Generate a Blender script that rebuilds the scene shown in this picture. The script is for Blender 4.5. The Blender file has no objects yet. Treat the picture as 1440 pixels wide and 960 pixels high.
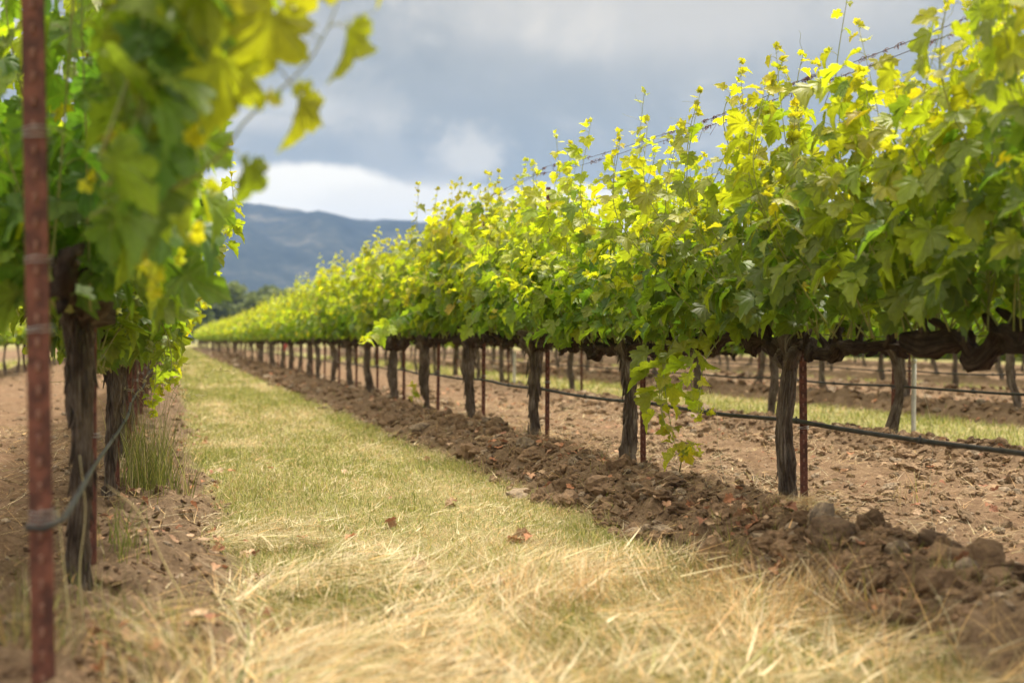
import bpy, bmesh, math, random
import numpy as np
from mathutils import Vector, Matrix

rng = np.random.default_rng(7)
random.seed(7)
SC = bpy.context.scene
COL = SC.collection
R = math.radians

# ------------------------------------------------------------------ camera
cam_d = bpy.data.cameras.new('camera')
cam = bpy.data.objects.new('camera', cam_d)
COL.objects.link(cam)
SC.camera = cam
CAMZ = 0.90
PSI = math.atan(485 / 1800)
cam.location = (0, 0, CAMZ)
cam.rotation_euler = (R(90) - math.atan(3 / 1800), 0, -PSI)
cam_d.sensor_width = 36
cam_d.lens = 45
cam_d.clip_start = 0.05
cam_d.clip_end = 12000
cam_d.dof.use_dof = True
cam_d.dof.focus_distance = 6.9
cam_d.dof.aperture_fstop = 1.9

# ------------------------------------------------------------------ sun, exposure
SUN_EL, SUN_AZ = 69, 50          # azimuth measured from +Y (along the rows) towards +X
sd = bpy.data.lights.new('sun', 'SUN')
sd.energy = 1.5
sd.angle = R(12)
sd.color = (1.0, 0.93, 0.80)
sun = bpy.data.objects.new('sun', sd)
COL.objects.link(sun)
d = Vector((math.sin(R(SUN_AZ)) * math.cos(R(SUN_EL)), math.cos(R(SUN_AZ)) * math.cos(R(SUN_EL)), math.sin(R(SUN_EL))))
sun.rotation_euler = d.to_track_quat('Z', 'Y').to_euler()
EXPO = 2.05
SC.view_settings.view_transform = 'Standard'
SC.view_settings.look = 'None'
SC.view_settings.exposure = EXPO
SC.view_settings.gamma = 1
SC.view_settings.use_curve_mapping = False
SC.cycles.max_bounces = 7
SC.cycles.diffuse_bounces = 3
SC.cycles.transmission_bounces = 4
SC.cycles.volume_bounces = 1
SC.cycles.transparent_max_bounces = 6

# ------------------------------------------------------------------ node helper
class NT:
    def __init__(s, tree):
        s.t = tree
        s.t.nodes.clear()
    def n(s, typ, **kw):
        nd = s.t.nodes.new(typ)
        for k, v in kw.items():
            if k.startswith('i_'):
                key = k[2:]
                key = int(key) if key.isdigit() else key.replace('_', ' ')
                s.put(nd.inputs[key], v)
            else:
                setattr(nd, k, v)
        return nd
    def put(s, sock, v):
        if hasattr(v, 'outputs'):
            s.t.links.new(v.outputs[0], sock)
        elif isinstance(v, bpy.types.NodeSocket):
            s.t.links.new(v, sock)
        else:
            if isinstance(v, (tuple, list)) and len(v) == 3 and len(getattr(sock, 'default_value', v)) == 4:
                v = (*v, 1)
            sock.default_value = v
    def math(s, op, a, b=None, c=None, clamp=False):
        nd = s.t.nodes.new('ShaderNodeMath'); nd.operation = op; nd.use_clamp = clamp
        s.put(nd.inputs[0], a)
        if b is not None: s.put(nd.inputs[1], b)
        if c is not None: s.put(nd.inputs[2], c)
        return nd
    def mix(s, f, a, b, blend='MIX'):
        nd = s.t.nodes.new('ShaderNodeMix'); nd.data_type = 'RGBA'; nd.blend_type = blend
        s.put(nd.inputs[0], f); s.put(nd.inputs[6], a); s.put(nd.inputs[7], b)
        return nd.outputs[2]
    def noise(s, vec, scale, detail=4, rough=0.55, dist=0.0):
        nd = s.t.nodes.new('ShaderNodeTexNoise')
        if vec is not None: s.put(nd.inputs['Vector'], vec)
        nd.inputs['Scale'].default_value = scale; nd.inputs['Detail'].default_value = detail
        nd.inputs['Roughness'].default_value = rough; nd.inputs['Distortion'].default_value = dist
        return nd
    def rng(s, v, a, b, c=0.0, d=1.0, smooth=True):
        nd = s.t.nodes.new('ShaderNodeMapRange')
        nd.interpolation_type = 'SMOOTHSTEP' if smooth else 'LINEAR'
        s.put(nd.inputs[0], v)
        for k, x in zip((1, 2, 3, 4), (a, b, c, d)): nd.inputs[k].default_value = x
        return nd
    def ramp(s, f, pts):
        nd = s.t.nodes.new('ShaderNodeValToRGB')
        s.put(nd.inputs[0], f)
        e = nd.color_ramp.elements
        while len(e) < len(pts): e.new(0.5)
        for el, (p, c) in zip(e, pts):
            el.position = p; el.color = (*c, 1)
        return nd

# ------------------------------------------------------------------ sky
def pxdir(x, y):
    fw = Vector((math.sin(PSI), math.cos(PSI), 0)); rt = Vector((math.cos(PSI), -math.sin(PSI), 0))
    return (fw + rt * ((x - 720) / 1800) + Vector((0, 0, (477 - y) / 1800))).normalized()

w = bpy.data.worlds.new('World')
SC.world = w
w.use_nodes = True
T = NT(w.node_tree)
tc = T.n('ShaderNodeTexCoord')
sky = T.n('ShaderNodeTexSky')
sky.sky_type = 'NISHITA'
sky.sun_disc = False
sky.sun_elevation = R(SUN_EL)
sky.sun_rotation = R(SUN_AZ)
sep = T.n('ShaderNodeSeparateXYZ', i_0=tc.outputs['Generated'])
K = 1.0 / (0.1 * 2 ** EXPO)
def kc(c): return tuple(v * K * g for v, g in zip(c, (1.15, 1.04, 0.87)))
# cloud deck mapped on a plane high above
zz = T.math('ADD', T.math('MAXIMUM', sep.outputs[2], 0.0), 0.16)
ux = T.math('DIVIDE', sep.outputs[0], zz); uy = T.math('DIVIDE', sep.outputs[1], zz)
comb = T.n('ShaderNodeCombineXYZ'); T.put(comb.inputs[0], ux); T.put(comb.inputs[1], uy)
n1 = T.noise(comb.outputs[0], 0.8, 8, 0.55, 0.5)
n2 = T.noise(tc.outputs['Generated'], 9.0, 7, 0.6, 0.8)
f = T.math('ADD', T.math('MULTIPLY', n1.outputs[0], 0.5), T.math('MULTIPLY', n2.outputs[0], 0.5))
deck = T.ramp(T.rng(f, 0.43, 0.58), [(0.0, kc((0.30, 0.33, 0.355))), (0.45, kc((0.41, 0.435, 0.45))), (1.0, kc((0.66, 0.655, 0.64)))])
wn = T.noise(tc.outputs['Generated'], 7.0, 6, 0.6, 0.4)
wn2 = T.noise(tc.outputs['Generated'], 26.0, 5, 0.6, 0.3)
wob = T.math('ADD', T.math('SUBTRACT', wn.outputs[0], 0.5), T.math('MULTIPLY', T.math('SUBTRACT', wn2.outputs[0], 0.5), 0.55))
def blob(base, x, y, sx, sy, col, soft=0.55, wamp=1.1, amt=0.68):
    """soft cloud patch about one sky direction"""
    c = pxdir(x, y)
    az = math.atan2(c.x, c.y); el = math.asin(c.z)
    a = T.math('ARCTAN2', sep.outputs[0], sep.outputs[1])
    e = T.math('ARCSINE', sep.outputs[2])
    da = T.math('DIVIDE', T.math('SUBTRACT', a, az), sx / 1800)
    de = T.math('DIVIDE', T.math('SUBTRACT', e, el), sy / 1800)
    r = T.math('SQRT', T.math('ADD', T.math('MULTIPLY', da, da), T.math('MULTIPLY', de, de)))
    r2 = T.math('ADD', r, T.math('MULTIPLY', wob, wamp))
    m = T.rng(r2, 1.0 + soft, 1.0 - soft, 0.0, amt)
    return T.mix(m, base, kc(col))
c = deck.outputs[0]
c = blob(c, 930, 10, 380, 105, (0.76, 0.74, 0.71), 0.7, 2.2)
c = blob(c, 650, 120, 330, 50, (0.34, 0.37, 0.395), 0.6, 2.2)
c = blob(c, 480, 215, 240, 38, (0.32, 0.355, 0.39), 0.5, 1.8)
c = blob(c, 430, 40, 150, 30, (0.50, 0.51, 0.52), 0.7, 2)
c = blob(c, 800, 215, 170, 70, (0.31, 0.345, 0.375), 0.6, 2)
c = blob(c, 1200, 150, 190, 80, (0.32, 0.35, 0.37), 0.6, 2)
c = blob(c, 662, 218, 50, 30, (0.86, 0.84, 0.80), 0.6, 4.6)
c = blob(c, 430, 148, 60, 15, (0.62, 0.64, 0.66), 0.5, 1.8)
# bright strip of cloud low over the hills
el_ = T.math('ARCSINE', sep.outputs[2])
band = T.rng(T.math('ADD', el_, T.math('MULTIPLY', wob, 0.045)), R(7.0), R(6.5), 0.0, 1.0)
c = T.mix(band, c, kc((1.12, 1.10, 1.04)))
c = blob(c, 420, 268, 130, 36, (1.18, 1.16, 1.10), 0.22, 1.2, 1.0)
c = blob(c, 600, 290, 170, 30, (1.05, 1.03, 0.99), 0.3, 1.2, 0.95)
# brighter, thinner cloud high overhead around the sun
high = T.rng(sep.outputs[2], 0.30, 0.85, 0.0, 0.75)
c = T.mix(high, c, kc((3.0, 2.88, 2.62)))
cov = T.math('SUBTRACT', 1.0, 0.03)
fin = T.mix(cov, sky.outputs[0], c)
bg = T.n('ShaderNodeBackground', i_Color=fin); bg.inputs['Strength'].default_value = 0.1
wo = T.n('ShaderNodeOutputWorld'); T.t.links.new(bg.outputs[0], wo.inputs[0])

# ------------------------------------------------------------------ materials
def new_mat(name):
    m = bpy.data.materials.new(name); m.use_nodes = True
    return m, NT(m.node_tree)
def finish(T, shader, disp=None):
    o = T.n('ShaderNodeOutputMaterial'); T.t.links.new(shader.outputs[0], o.inputs[0])

def bump(T, h, strength, dist):
    b = T.n('ShaderNodeBump'); b.inputs['Strength'].default_value = strength; b.inputs['Distance'].default_value = dist
    T.put(b.inputs['Height'], h)
    return b

def mat_leaf(name, trans=0.50, rough=0.45, spec=0.5):
    m, T = new_mat(name)
    at = T.n('ShaderNodeAttribute', attribute_name='tint')
    oi = T.n('ShaderNodeObjectInfo')
    hs = T.n('ShaderNodeHueSaturation')
    T.put(hs.inputs['Hue'], T.rng(oi.outputs['Random'], 0, 1, 0.492, 0.510, False))
    T.put(hs.inputs['Value'], T.rng(oi.outputs['Random'], 0, 1, 0.88, 1.12, False))
    T.put(hs.inputs['Color'], at.outputs['Color'])
    tcn = T.n('ShaderNodeTexCoord')
    nz = T.noise(tcn.outputs['Object'], 60, 3)
    vein = T.math('POWER', at.outputs['Alpha'], 2.2)
    c0 = T.mix(T.rng(nz, 0.3, 0.7, 0.0, 0.22), hs.outputs[0], (0.02, 0.035, 0.008))
    c1 = T.mix(T.math('MULTIPLY', vein, 0.28), c0, (0.30, 0.36, 0.10))
    b = bump(T, at.outputs['Alpha'], 0.35, 0.004)
    p = T.n('ShaderNodeBsdfPrincipled', i_Base_Color=c1)
    p.inputs['Roughness'].default_value = rough
    p.inputs['Specular IOR Level'].default_value = spec
    T.put(p.inputs['Normal'], b)
    tcol = T.mix(1.0, c1, (2.1, 2.2, 0.55), 'MULTIPLY')
    tr = T.n('ShaderNodeBsdfTranslucent', i_Color=tcol)
    mx = T.n('ShaderNodeMixShader'); mx.inputs[0].default_value = trans
    T.t.links.new(p.outputs[0], mx.inputs[1]); T.t.links.new(tr.outputs[0], mx.inputs[2])
    finish(T, mx)
    return m

def mat_blade(name, trans=0.3, rough=0.6):
    m, T = new_mat(name)
    at = T.n('ShaderNodeAttribute', attribute_name='tint')
    p = T.n('ShaderNodeBsdfPrincipled', i_Base_Color=at.outputs['Color'])
    p.inputs['Roughness'].default_value = rough; p.inputs['Specular IOR Level'].default_value = 0.35
    tr = T.n('ShaderNodeBsdfTranslucent', i_Color=at.outputs['Color'])
    mx = T.n('ShaderNodeMixShader'); mx.inputs[0].default_value = trans
    T.t.links.new(p.outputs[0], mx.inputs[1]); T.t.links.new(tr.outputs[0], mx.inputs[2])
    finish(T, mx)
    return m

def mat_bark(name, dark=(0.035, 0.022, 0.016), mid=(0.155, 0.117, 0.090), light=(0.40, 0.34, 0.28)):
    m, T = new_mat(name)
    tcn = T.n('ShaderNodeTexCoord')
    mp = T.n('ShaderNodeMapping', i_Vector=tcn.outputs['UV']); mp.inputs['Scale'].default_value = (7, 3.2, 1)
    nz = T.noise(mp, 2.2, 8, 0.7, 1.2)
    mp2 = T.n('ShaderNodeMapping', i_Vector=tcn.outputs['Object']); mp2.inputs['Scale'].default_value = (1, 1, 0.5)
    n2 = T.noise(mp2, 14, 5, 0.6)
    f = T.math('ADD', T.math('MULTIPLY', nz.outputs[0], 0.7), T.math('MULTIPLY', n2.outputs[0], 0.3))
    cr = T.ramp(f, [(0.36, dark), (0.50, mid), (0.66, light)])
    b = bump(T, f, 1.0, 0.03)
    p = T.n('ShaderNodeBsdfPrincipled', i_Base_Color=cr.outputs[0]); p.inputs['Roughness'].default_value = 0.9
    p.inputs['Specular IOR Level'].default_value = 0.2
    T.put(p.inputs['Normal'], b); finish(T, p)
    return m

def mat_simple(name, c1, c2, scale=20, rough=0.7, bmp=0.3, bd=0.003, metal=0.0, spec=0.5):
    m, T = new_mat(name)
    tcn = T.n('ShaderNodeTexCoord')
    nz = T.noise(tcn.outputs['Object'], scale, 6, 0.6)
    col = T.mix(T.rng(nz, 0.35, 0.65), c1, c2)
    p = T.n('ShaderNodeBsdfPrincipled', i_Base_Color=col); p.inputs['Roughness'].default_value = rough
    p.inputs['Metallic'].default_value = metal; p.inputs['Specular IOR Level'].default_value = spec
    T.put(p.inputs['Normal'], bump(T, nz, bmp, bd)); finish(T, p)
    return m

def mat_ground():
    m, T = new_mat('soil and turf')
    at = T.n('ShaderNodeAttribute', attribute_name='tint')
    se = T.n('ShaderNodeSeparateColor', i_Color=at.outputs['Color'])
    tcn = T.n('ShaderNodeTexCoord')
    P = tcn.outputs['Object']
    big = T.noise(P, 1.3, 4); midn = T.noise(P, 9, 5, 0.6); fine = T.noise(P, 55, 5, 0.65); vf = T.noise(P, 260, 3, 0.6)
    h = T.math('ADD', T.math('MULTIPLY', midn.outputs[0], 0.35), T.math('ADD', T.math('MULTIPLY', fine.outputs[0], 0.4), T.math('MULTIPLY', vf.outputs[0], 0.25)))
    berm = T.ramp(h, [(0.36, (0.07, 0.045, 0.028)), (0.5, (0.17, 0.115, 0.072)), (0.64, (0.30, 0.21, 0.135))])
    till = T.ramp(h, [(0.36, (0.085, 0.050, 0.030)), (0.5, (0.19, 0.120, 0.072)), (0.64, (0.36, 0.25, 0.155))])
    till2 = T.mix(T.rng(big, 0.42, 0.66, 0.0, 0.55), till.outputs[0], (0.20, 0.115, 0.068))
    turf = T.ramp(h, [(0.36, (0.12, 0.11, 0.04)), (0.5, (0.25, 0.235, 0.09)), (0.64, (0.42, 0.37, 0.18))])
    c = T.mix(se.outputs[1], berm.outputs[0], till2)
    c = T.mix(se.outputs[2], c, turf.outputs[0])
    p = T.n('ShaderNodeBsdfPrincipled', i_Base_Color=c); p.inputs['Roughness'].default_value = 0.95
    p.inputs['Specular IOR Level'].default_value = 0.15
    T.put(p.inputs['Normal'], bump(T, h, 0.9, 0.03)); finish(T, p)
    return m

def mat_clod():
    m, T = new_mat('turned earth')
    tcn = T.n('ShaderNodeTexCoord')
    at = T.n('ShaderNodeAttribute', attribute_name='tint')
    P = tcn.outputs['Object']
    a = T.noise(P, 40, 6, 0.65); b2 = T.noise(P, 7, 3)
    h = T.math('ADD', T.math('MULTIPLY', a.outputs[0], 0.7), T.math('MULTIPLY', b2.outputs[0], 0.3))
    c = T.ramp(h, [(0.34, (0.55, 0.55, 0.55)), (0.5, (1, 1, 1)), (0.66, (1.6, 1.6, 1.55))])
    cc = T.mix(1.0, at.outputs['Color'], c.outputs[0], 'MULTIPLY')
    p = T.n('ShaderNodeBsdfPrincipled', i_Base_Color=cc); p.inputs['Roughness'].default_value = 0.95
    p.inputs['Specular IOR Level'].default_value = 0.15
    T.put(p.inputs['Normal'], bump(T, a, 0.8, 0.012)); finish(T, p)
    return m

M_LEAF = mat_leaf('vine leaf')
M_CANE = mat_simple('green cane', (0.20, 0.26, 0.06), (0.32, 0.30, 0.10), 30, 0.5)
M_BARK = mat_bark('old vine bark')
M_ARM = mat_bark('dark cordon bark', (0.018, 0.011, 0.009), (0.065, 0.042, 0.032), (0.17, 0.13, 0.10))
M_RUST = mat_simple('rusted steel', (0.075, 0.028, 0.020), (0.20, 0.072, 0.045), 22, 0.75, 0.4, 0.002)
M_STUD = mat_simple('worn post stud', (0.19, 0.085, 0.06), (0.28, 0.15, 0.11), 60, 0.7)
M_GALV = mat_simple('galvanised wire', (0.30, 0.30, 0.30), (0.42, 0.41, 0.39), 40, 0.45, 0.2, 0.001, 0.6)
M_WIRE = mat_simple('old dark wire', (0.06, 0.045, 0.05), (0.13, 0.09, 0.09), 40, 0.6, 0.2, 0.001, 0.3)
M_HOSE = mat_simple('black hose plastic', (0.018, 0.017, 0.017), (0.050, 0.047, 0.044), 12, 0.5, 0.1, 0.001)
M_WHITE = mat_simple('chalky white stake', (0.62, 0.60, 0.56), (0.78, 0.76, 0.72), 18, 0.7)
M_TEND = mat_simple('dried tendril', (0.12, 0.045, 0.035), (0.22, 0.10, 0.07), 60, 0.8)
M_PINK = mat_simple('pink ribbon', (0.75, 0.12, 0.16), (0.80, 0.20, 0.22), 30, 0.5)
M_GRASS = mat_blade('grass blade')
M_STRAW = mat_blade('dry straw', 0.25, 0.55)
M_DEAD = mat_blade('dead leaf', 0.2, 0.8)
M_GROUND = mat_ground()
M_CLOD = mat_clod()

# ------------------------------------------------------------------ mesh helpers
def link(name, me, parent=None):
    o = bpy.data.objects.new(name, me); COL.objects.link(o)
    if parent: o.parent = parent
    return o

def np_mesh(name, V, F, mats, tint=None, uv=None, smooth=True, fmat=None):
    V = np.asarray(V, dtype=np.float32); F = np.asarray(F, dtype=np.int32)
    me = bpy.data.meshes.new(name)
    nf, k = F.shape
    me.vertices.add(len(V)); me.vertices.foreach_set('co', V.ravel())
    me.loops.add(nf * k); me.loops.foreach_set('vertex_index', F.ravel())
    me.polygons.add(nf); me.polygons.foreach_set('loop_start', np.arange(0, nf * k, k, dtype=np.int32))
    me.polygons.foreach_set('use_smooth', np.full(nf, smooth))
    for m in (mats if isinstance(mats, (list, tuple)) else [mats]): me.materials.append(m)
    if fmat is not None: me.polygons.foreach_set('material_index', np.asarray(fmat, dtype=np.int32))
    if tint is not None:
        a = me.color_attributes.new('tint', 'FLOAT_COLOR', 'POINT')
        a.data.foreach_set('color', np.asarray(tint, dtype=np.float32).ravel())
    if uv is not None:
        l = me.uv_layers.new(name='UVMap')
        l.data.foreach_set('uv', np.asarray(uv, dtype=np.float32)[F.ravel()].ravel())
    me.update(calc_edges=True)
    me.validate()
    return me

class Acc:
    """collects triangles for ONE mesh"""
    def __init__(s): s.V = []; s.F = []; s.C = []; s.U = []; s.n = 0
    def add(s, V, F, C=None, U=None):
        V = np.asarray(V, float).reshape(-1, 3)
        s.V.append(V); s.F.append(np.asarray(F, int).reshape(-1, 3) + s.n)
        s.C.append(np.ones((len(V), 4)) if C is None else np.broadcast_to(np.asarray(C, float), (len(V), 4)))
        s.U.append(np.zeros((len(V), 2)) if U is None else U)
        s.n += len(V)
    def tube(s, P, r, sides=4, col=None, seed=None, rough=0.0, cap=True, freq=3.0):
        P = np.asarray(P, float); n = len(P)
        r = np.broadcast_to(np.asarray(r, float), (n,)).copy()
        t = np.gradient(P, axis=0); t /= np.linalg.norm(t, axis=1)[:, None] + 1e-9
        up = np.array([0.0, 0, 1]) if abs(t[0, 2]) < 0.8 else np.array([0.0, 1, 0])
        a = np.zeros_like(t); prev = np.cross(t[0], up); prev /= np.linalg.norm(prev)
        for i in range(n):
            prev = prev - t[i] * np.dot(prev, t[i]); prev /= np.linalg.norm(prev) + 1e-9; a[i] = prev
        b = np.cross(t, a)
        th = np.arange(sides) * 2 * math.pi / sides
        rr = r[:, None] * np.ones(sides)[None]
        L = np.concatenate([[0], np.cumsum(np.linalg.norm(np.diff(P, axis=0), axis=1))])
        if rough:
            k = seed or 0
            cx = np.cos(th)[None] * 1.6 + 0 * L[:, None]; cy = np.sin(th)[None] * 1.6 + 0 * L[:, None]
            nz = noise3(cx + k, cy + 3.1 * k, L[:, None] * freq + 0 * cx) - 0.5
            nz += 0.5 * (noise3(cx * 3 + k, cy * 3, L[:, None] * freq * 1.3 + 7 + 0 * cx) - 0.5)
            nz += 0.35 * (noise3(cx * 7 + k, cy * 7, L[:, None] * freq * 4 + 7 + 0 * cx) - 0.5)
            rr = rr * (1 + rough * nz * 2)
        V = P[:, None] + rr[..., None] * (np.cos(th)[None, :, None] * a[:, None] + np.sin(th)[None, :, None] * b[:, None])
        U = np.stack([np.broadcast_to(np.abs(th / math.pi - 1)[None], (n, sides)), np.broadcast_to(L[:, None], (n, sides))], -1).reshape(-1, 2)
        i = np.arange(n - 1)[:, None]; j = np.arange(sides)[None]; j2 = (j + 1) % sides
        A = i * sides + j; B = i * sides + j2; Cc = (i + 1) * sides + j2; D = (i + 1) * sides + j
        F = np.concatenate([np.stack([A, B, Cc], -1).reshape(-1, 3), np.stack([A, Cc, D], -1).reshape(-1, 3)])
        V = V.reshape(-1, 3)
        if cap:
            V = np.concatenate([V, P[:1], P[-1:]]); U = np.concatenate([U, U[:1], U[-1:]])
            jj = np.arange(sides); k2 = (jj + 1) % sides
            c0 = np.stack([np.full(sides, n * sides), k2, jj], -1)
            c1 = np.stack([np.full(sides, n * sides + 1), (n - 1) * sides + jj, (n - 1) * sides + k2], -1)
            F = np.concatenate([F, c0, c1])
        s.add(V, F, col, U)
    def mesh(s, name, mats, smooth=True, tint=True, uv=False):
        return np_mesh(name, np.concatenate(s.V), np.concatenate(s.F), mats,
                       np.concatenate(s.C) if tint else None, np.concatenate(s.U) if uv else None, smooth)

def _h(ix, iy, iz):
    h = (ix * 374761393 + iy * 668265263 + iz * 2147483647 + 1013904223) & 0xffffffff
    h = ((h ^ (h >> 13)) * 1274126177) & 0xffffffff
    h = ((h ^ (h >> 16)) * 2246822519) & 0xffffffff
    return ((h ^ (h >> 15)) & 0xffffff) / float(0xffffff)
def noise3(x, y, z):
    x, y, z = np.broadcast_arrays(np.asarray(x, float), np.asarray(y, float), np.asarray(z, float))
    ix, iy, iz = np.floor(x).astype(np.int64), np.floor(y).astype(np.int64), np.floor(z).astype(np.int64)
    fx, fy, fz = x - ix, y - iy, z - iz
    fx, fy, fz = [q * q * (3 - 2 * q) for q in (fx, fy, fz)]
    r = 0
    for dx in (0, 1):
        for dy in (0, 1):
            for dz in (0, 1):
                r = r + _h(ix + dx, iy + dy, iz + dz) * (fx if dx else 1 - fx) * (fy if dy else 1 - fy) * (fz if dz else 1 - fz)
    return r
def fbm(x, y, s=0, octv=4, gain=0.5):
    a, t, r = 1.0, 0.0, 0
    for k in range(octv):
        r = r + a * noise3(x * 2 ** k + 17 * k + s, y * 2 ** k + 5 * k, s * 1.7 + 0.5); t += a; a *= gain
    return r / t

def tag(o, label=None, cat=None, group=None, kind=None):
    if label: o['label'] = label
    if cat: o['category'] = cat
    if group: o['group'] = group
    if kind: o['kind'] = kind
    return o
def empty(name, loc=(0, 0, 0), rz=0.0):
    o = bpy.data.objects.new(name, None); COL.objects.link(o)
    o.location = loc; o.rotation_euler = (0, 0, rz); o.empty_display_size = 0.1
    return o
def copy_tree(o, parent=None):
    c = o.copy(); COL.objects.link(c); c.parent = parent
    for ch in o.children: copy_tree(ch, c)
    return c

# ------------------------------------------------------------------ ground
ROWX = [-9.70, -6.56, -3.42, -0.28, 2.86, 6.00, 9.14, 12.28, 15.42, 18.56, 21.70]
ROW_END = 128.0
def zones(X, Y):
    """berm / tilled / turf weights and the smooth height"""
    w_ = (fbm(X * 0.8, Y * 0.8, 3, 3) - 0.5) * 0.30 + (fbm(X * 5, Y * 5, 9, 2) - 0.5) * 0.16
    u = (X - 1.13 + 3.14) % 6.28 - 3.14                  # offset from the turf alley's centre
    d_ = np.abs(u) + w_
    d_row = np.abs(u) - 1.57
    sm = lambda a, b, v: np.clip((v - a) / (b - a), 0, 1) ** 2 * (3 - 2 * np.clip((v - a) / (b - a), 0, 1))
    d_ = d_ - np.where((X > 5) , 0.22, 0.0)
    turf = 1 - sm(0.80, 0.98, d_)
    till = sm(1.55, 2.0, d_)
    # the low bank beside the left row is flatter than the one beside the right row
    side = np.where((X > -3.2) & (X < 1.1), 0.55, 1.0) * np.where((X > 5) & (u < 0), 0.15, 1.0)
    crest = sm(0.78, 1.25, d_) * (1 - sm(1.30, 1.75, d_))
    z = 0.115 * crest * side + 0.09 * sm(1.0, 1.5, d_)
    ridge = np.exp(-((np.abs(u) - 2.15) / 0.22) ** 2) * np.where(u < 0, 1.0, 0.0)
    z = z + 0.10 * ridge * (X > 3)
    far = sm(ROW_END, ROW_END + 6, Y) + sm(24, 30, X) + sm(-12, -18, X) * 0 + (X < -14)
    far = np.clip(far, 0, 1)
    turf = turf * (1 - far) + far; till = till * (1 - far) - 0.0; till = till * (1 - .75 * np.exp(-((np.abs(u) - 2.1) / 0.8) ** 2) * (u < 0) * (X > 3)) * (.75 + .5 * np.clip(fbm(X * 1.1, Y * .8, 77, 3) - .35, -.3, .5))
    return z * (1 - far), np.clip(turf, 0, 1), np.clip(till, 0, 1)
def gz(X, Y, detail=True):
    X = np.asarray(X, float); Y = np.asarray(Y, float)
    z, turf, till = zones(X, Y)
    soil = 1 - turf
    lump = np.abs(fbm(X * 3.1, Y * 3.1, 21, 3) - 0.5) * 2
    l2 = np.abs(fbm(X * 9, Y * 9, 41, 3) - 0.5) * 2
    amp = soil * (0.15 - 0.115 * till)
    z = z + amp * (lump - 0.27) + amp * 0.55 * (l2 - 0.25) + 0.02 * (fbm(X * 1.2, Y * 1.2, 4, 2) - 0.5)
    return z
def axis(segs):
    out = []
    for a, b, st in segs: out.append(np.arange(a, b, st))
    return np.concatenate(out)
def grade(a, b, st, g):
    o = [a]
    while o[-1] < b:
        o.append(o[-1] + st); st *= g
    return np.array(o)
xs = np.concatenate([-grade(3.6, 5600, 0.15, 1.16)[::-1], axis([(-3.5, -0.9, 0.05), (-0.9, 3.6, 0.022), (3.6, 7.2, 0.035), (7.2, 12, 0.07), (12, 24, 0.18)]), grade(24, 5600, 0.3, 1.2)])
yy = [2.4]
while yy[-1] < 140: yy.append(yy[-1] + max(0.02, yy[-1] * 0.0042))
ys = np.concatenate([-grade(0.8, 5600, 0.3, 1.25)[::-1], np.arange(-0.6, 2.35, 0.1), np.array(yy), grade(yy[-1] + 1, 5600, 1.5, 1.2)])
GX, GY = np.meshgrid(xs, ys)
GZ = gz(GX, GY)
_, TU, TI = zones(GX, GY)
nx, ny = len(xs), len(ys)
i = np.arange(ny - 1)[:, None] * nx + np.arange(nx - 1)[None]
F = np.stack([i, i + 1, i + nx + 1, i + nx], -1).reshape(-1, 4)
tint = np.stack([1 - TU - TI, TI, TU, np.ones_like(TU)], -1).reshape(-1, 4)
ground = link('ground', np_mesh('ground', np.stack([GX, GY, GZ], -1).reshape(-1, 3), F, M_GROUND, tint))
tag(ground, 'brown tilled soil and mown turf alleys of the vineyard floor', 'ground', kind='structure')

# ------------------------------------------------------------------ hills
m, T = new_mat('wooded hillside')
tcn = T.n('ShaderNodeTexCoord')
a1 = T.noise(tcn.outputs['Object'], 0.006, 8, 0.65); a2 = T.noise(tcn.outputs['Object'], 0.05, 4, 0.6)
fm = T.math('ADD', T.math('MULTIPLY', a1.outputs[0], 0.65), T.math('MULTIPLY', a2.outputs[0], 0.35))
cr = T.ramp(fm, [(0.38, (0.018, 0.022, 0.026)), (0.50, (0.032, 0.038, 0.042)), (0.57, (0.055, 0.058, 0.055)), (0.64, (0.13, 0.12, 0.105))])
p = T.n('ShaderNodeBsdfPrincipled', i_Base_Color=cr.outputs[0]); p.inputs['Roughness'].default_value = 1
p.inputs['Specular IOR Level'].default_value = 0.0
finish(T, p)
M_HILL = m
az = np.linspace(R(-75), R(100), 420); rr_ = np.linspace(1250, 4200, 110)
tx = [-900, -300, 0, 235, 300, 350, 430, 500, 560, 700, 900, 1200, 1440, 2600]
ty = [300, 262, 262, 272, 283, 289, 302, 311, 314, 318, 345, 372, 385, 420]
taz = [PSI + math.atan((x - 720) / 1800) for x in tx]
tel = [(477 - y) / math.hypot(1800, x - 720) for x, y in zip(tx, ty)]
AZ, RR = np.meshgrid(az, rr_)
H = np.interp(AZ, taz, tel) * 2600
q = np.clip((RR - 1300) / 1300, 0, 1); q = q * q * (3 - 2 * q)
back = np.clip((RR - 2600) / 1600, 0, 1)
sp = fbm(AZ * 26, RR * 0.0022, 5, 5) - 0.5
HZ = H * q * (1 - 0.55 * back ** 1.5) + sp * 150 * q * (1 - np.exp(-((RR - 2600) / 420) ** 2)) + (fbm(AZ * 160, RR * 0.02, 8, 3) - 0.5) * 12 * q - 8 * (1 - q)
na, nr = len(az), len(rr_)
i = np.arange(nr - 1)[:, None] * na + np.arange(na - 1)[None]
F = np.stack([i, i + na, i + na + 1, i + 1], -1).reshape(-1, 4)
hill = link('hills', np_mesh('hills', np.stack([RR * np.sin(AZ), RR * np.cos(AZ), HZ], -1).reshape(-1, 3), F, M_HILL))
tag(hill, 'blue hazy wooded ridge beyond the end of the rows', 'hills', kind='structure')

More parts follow.
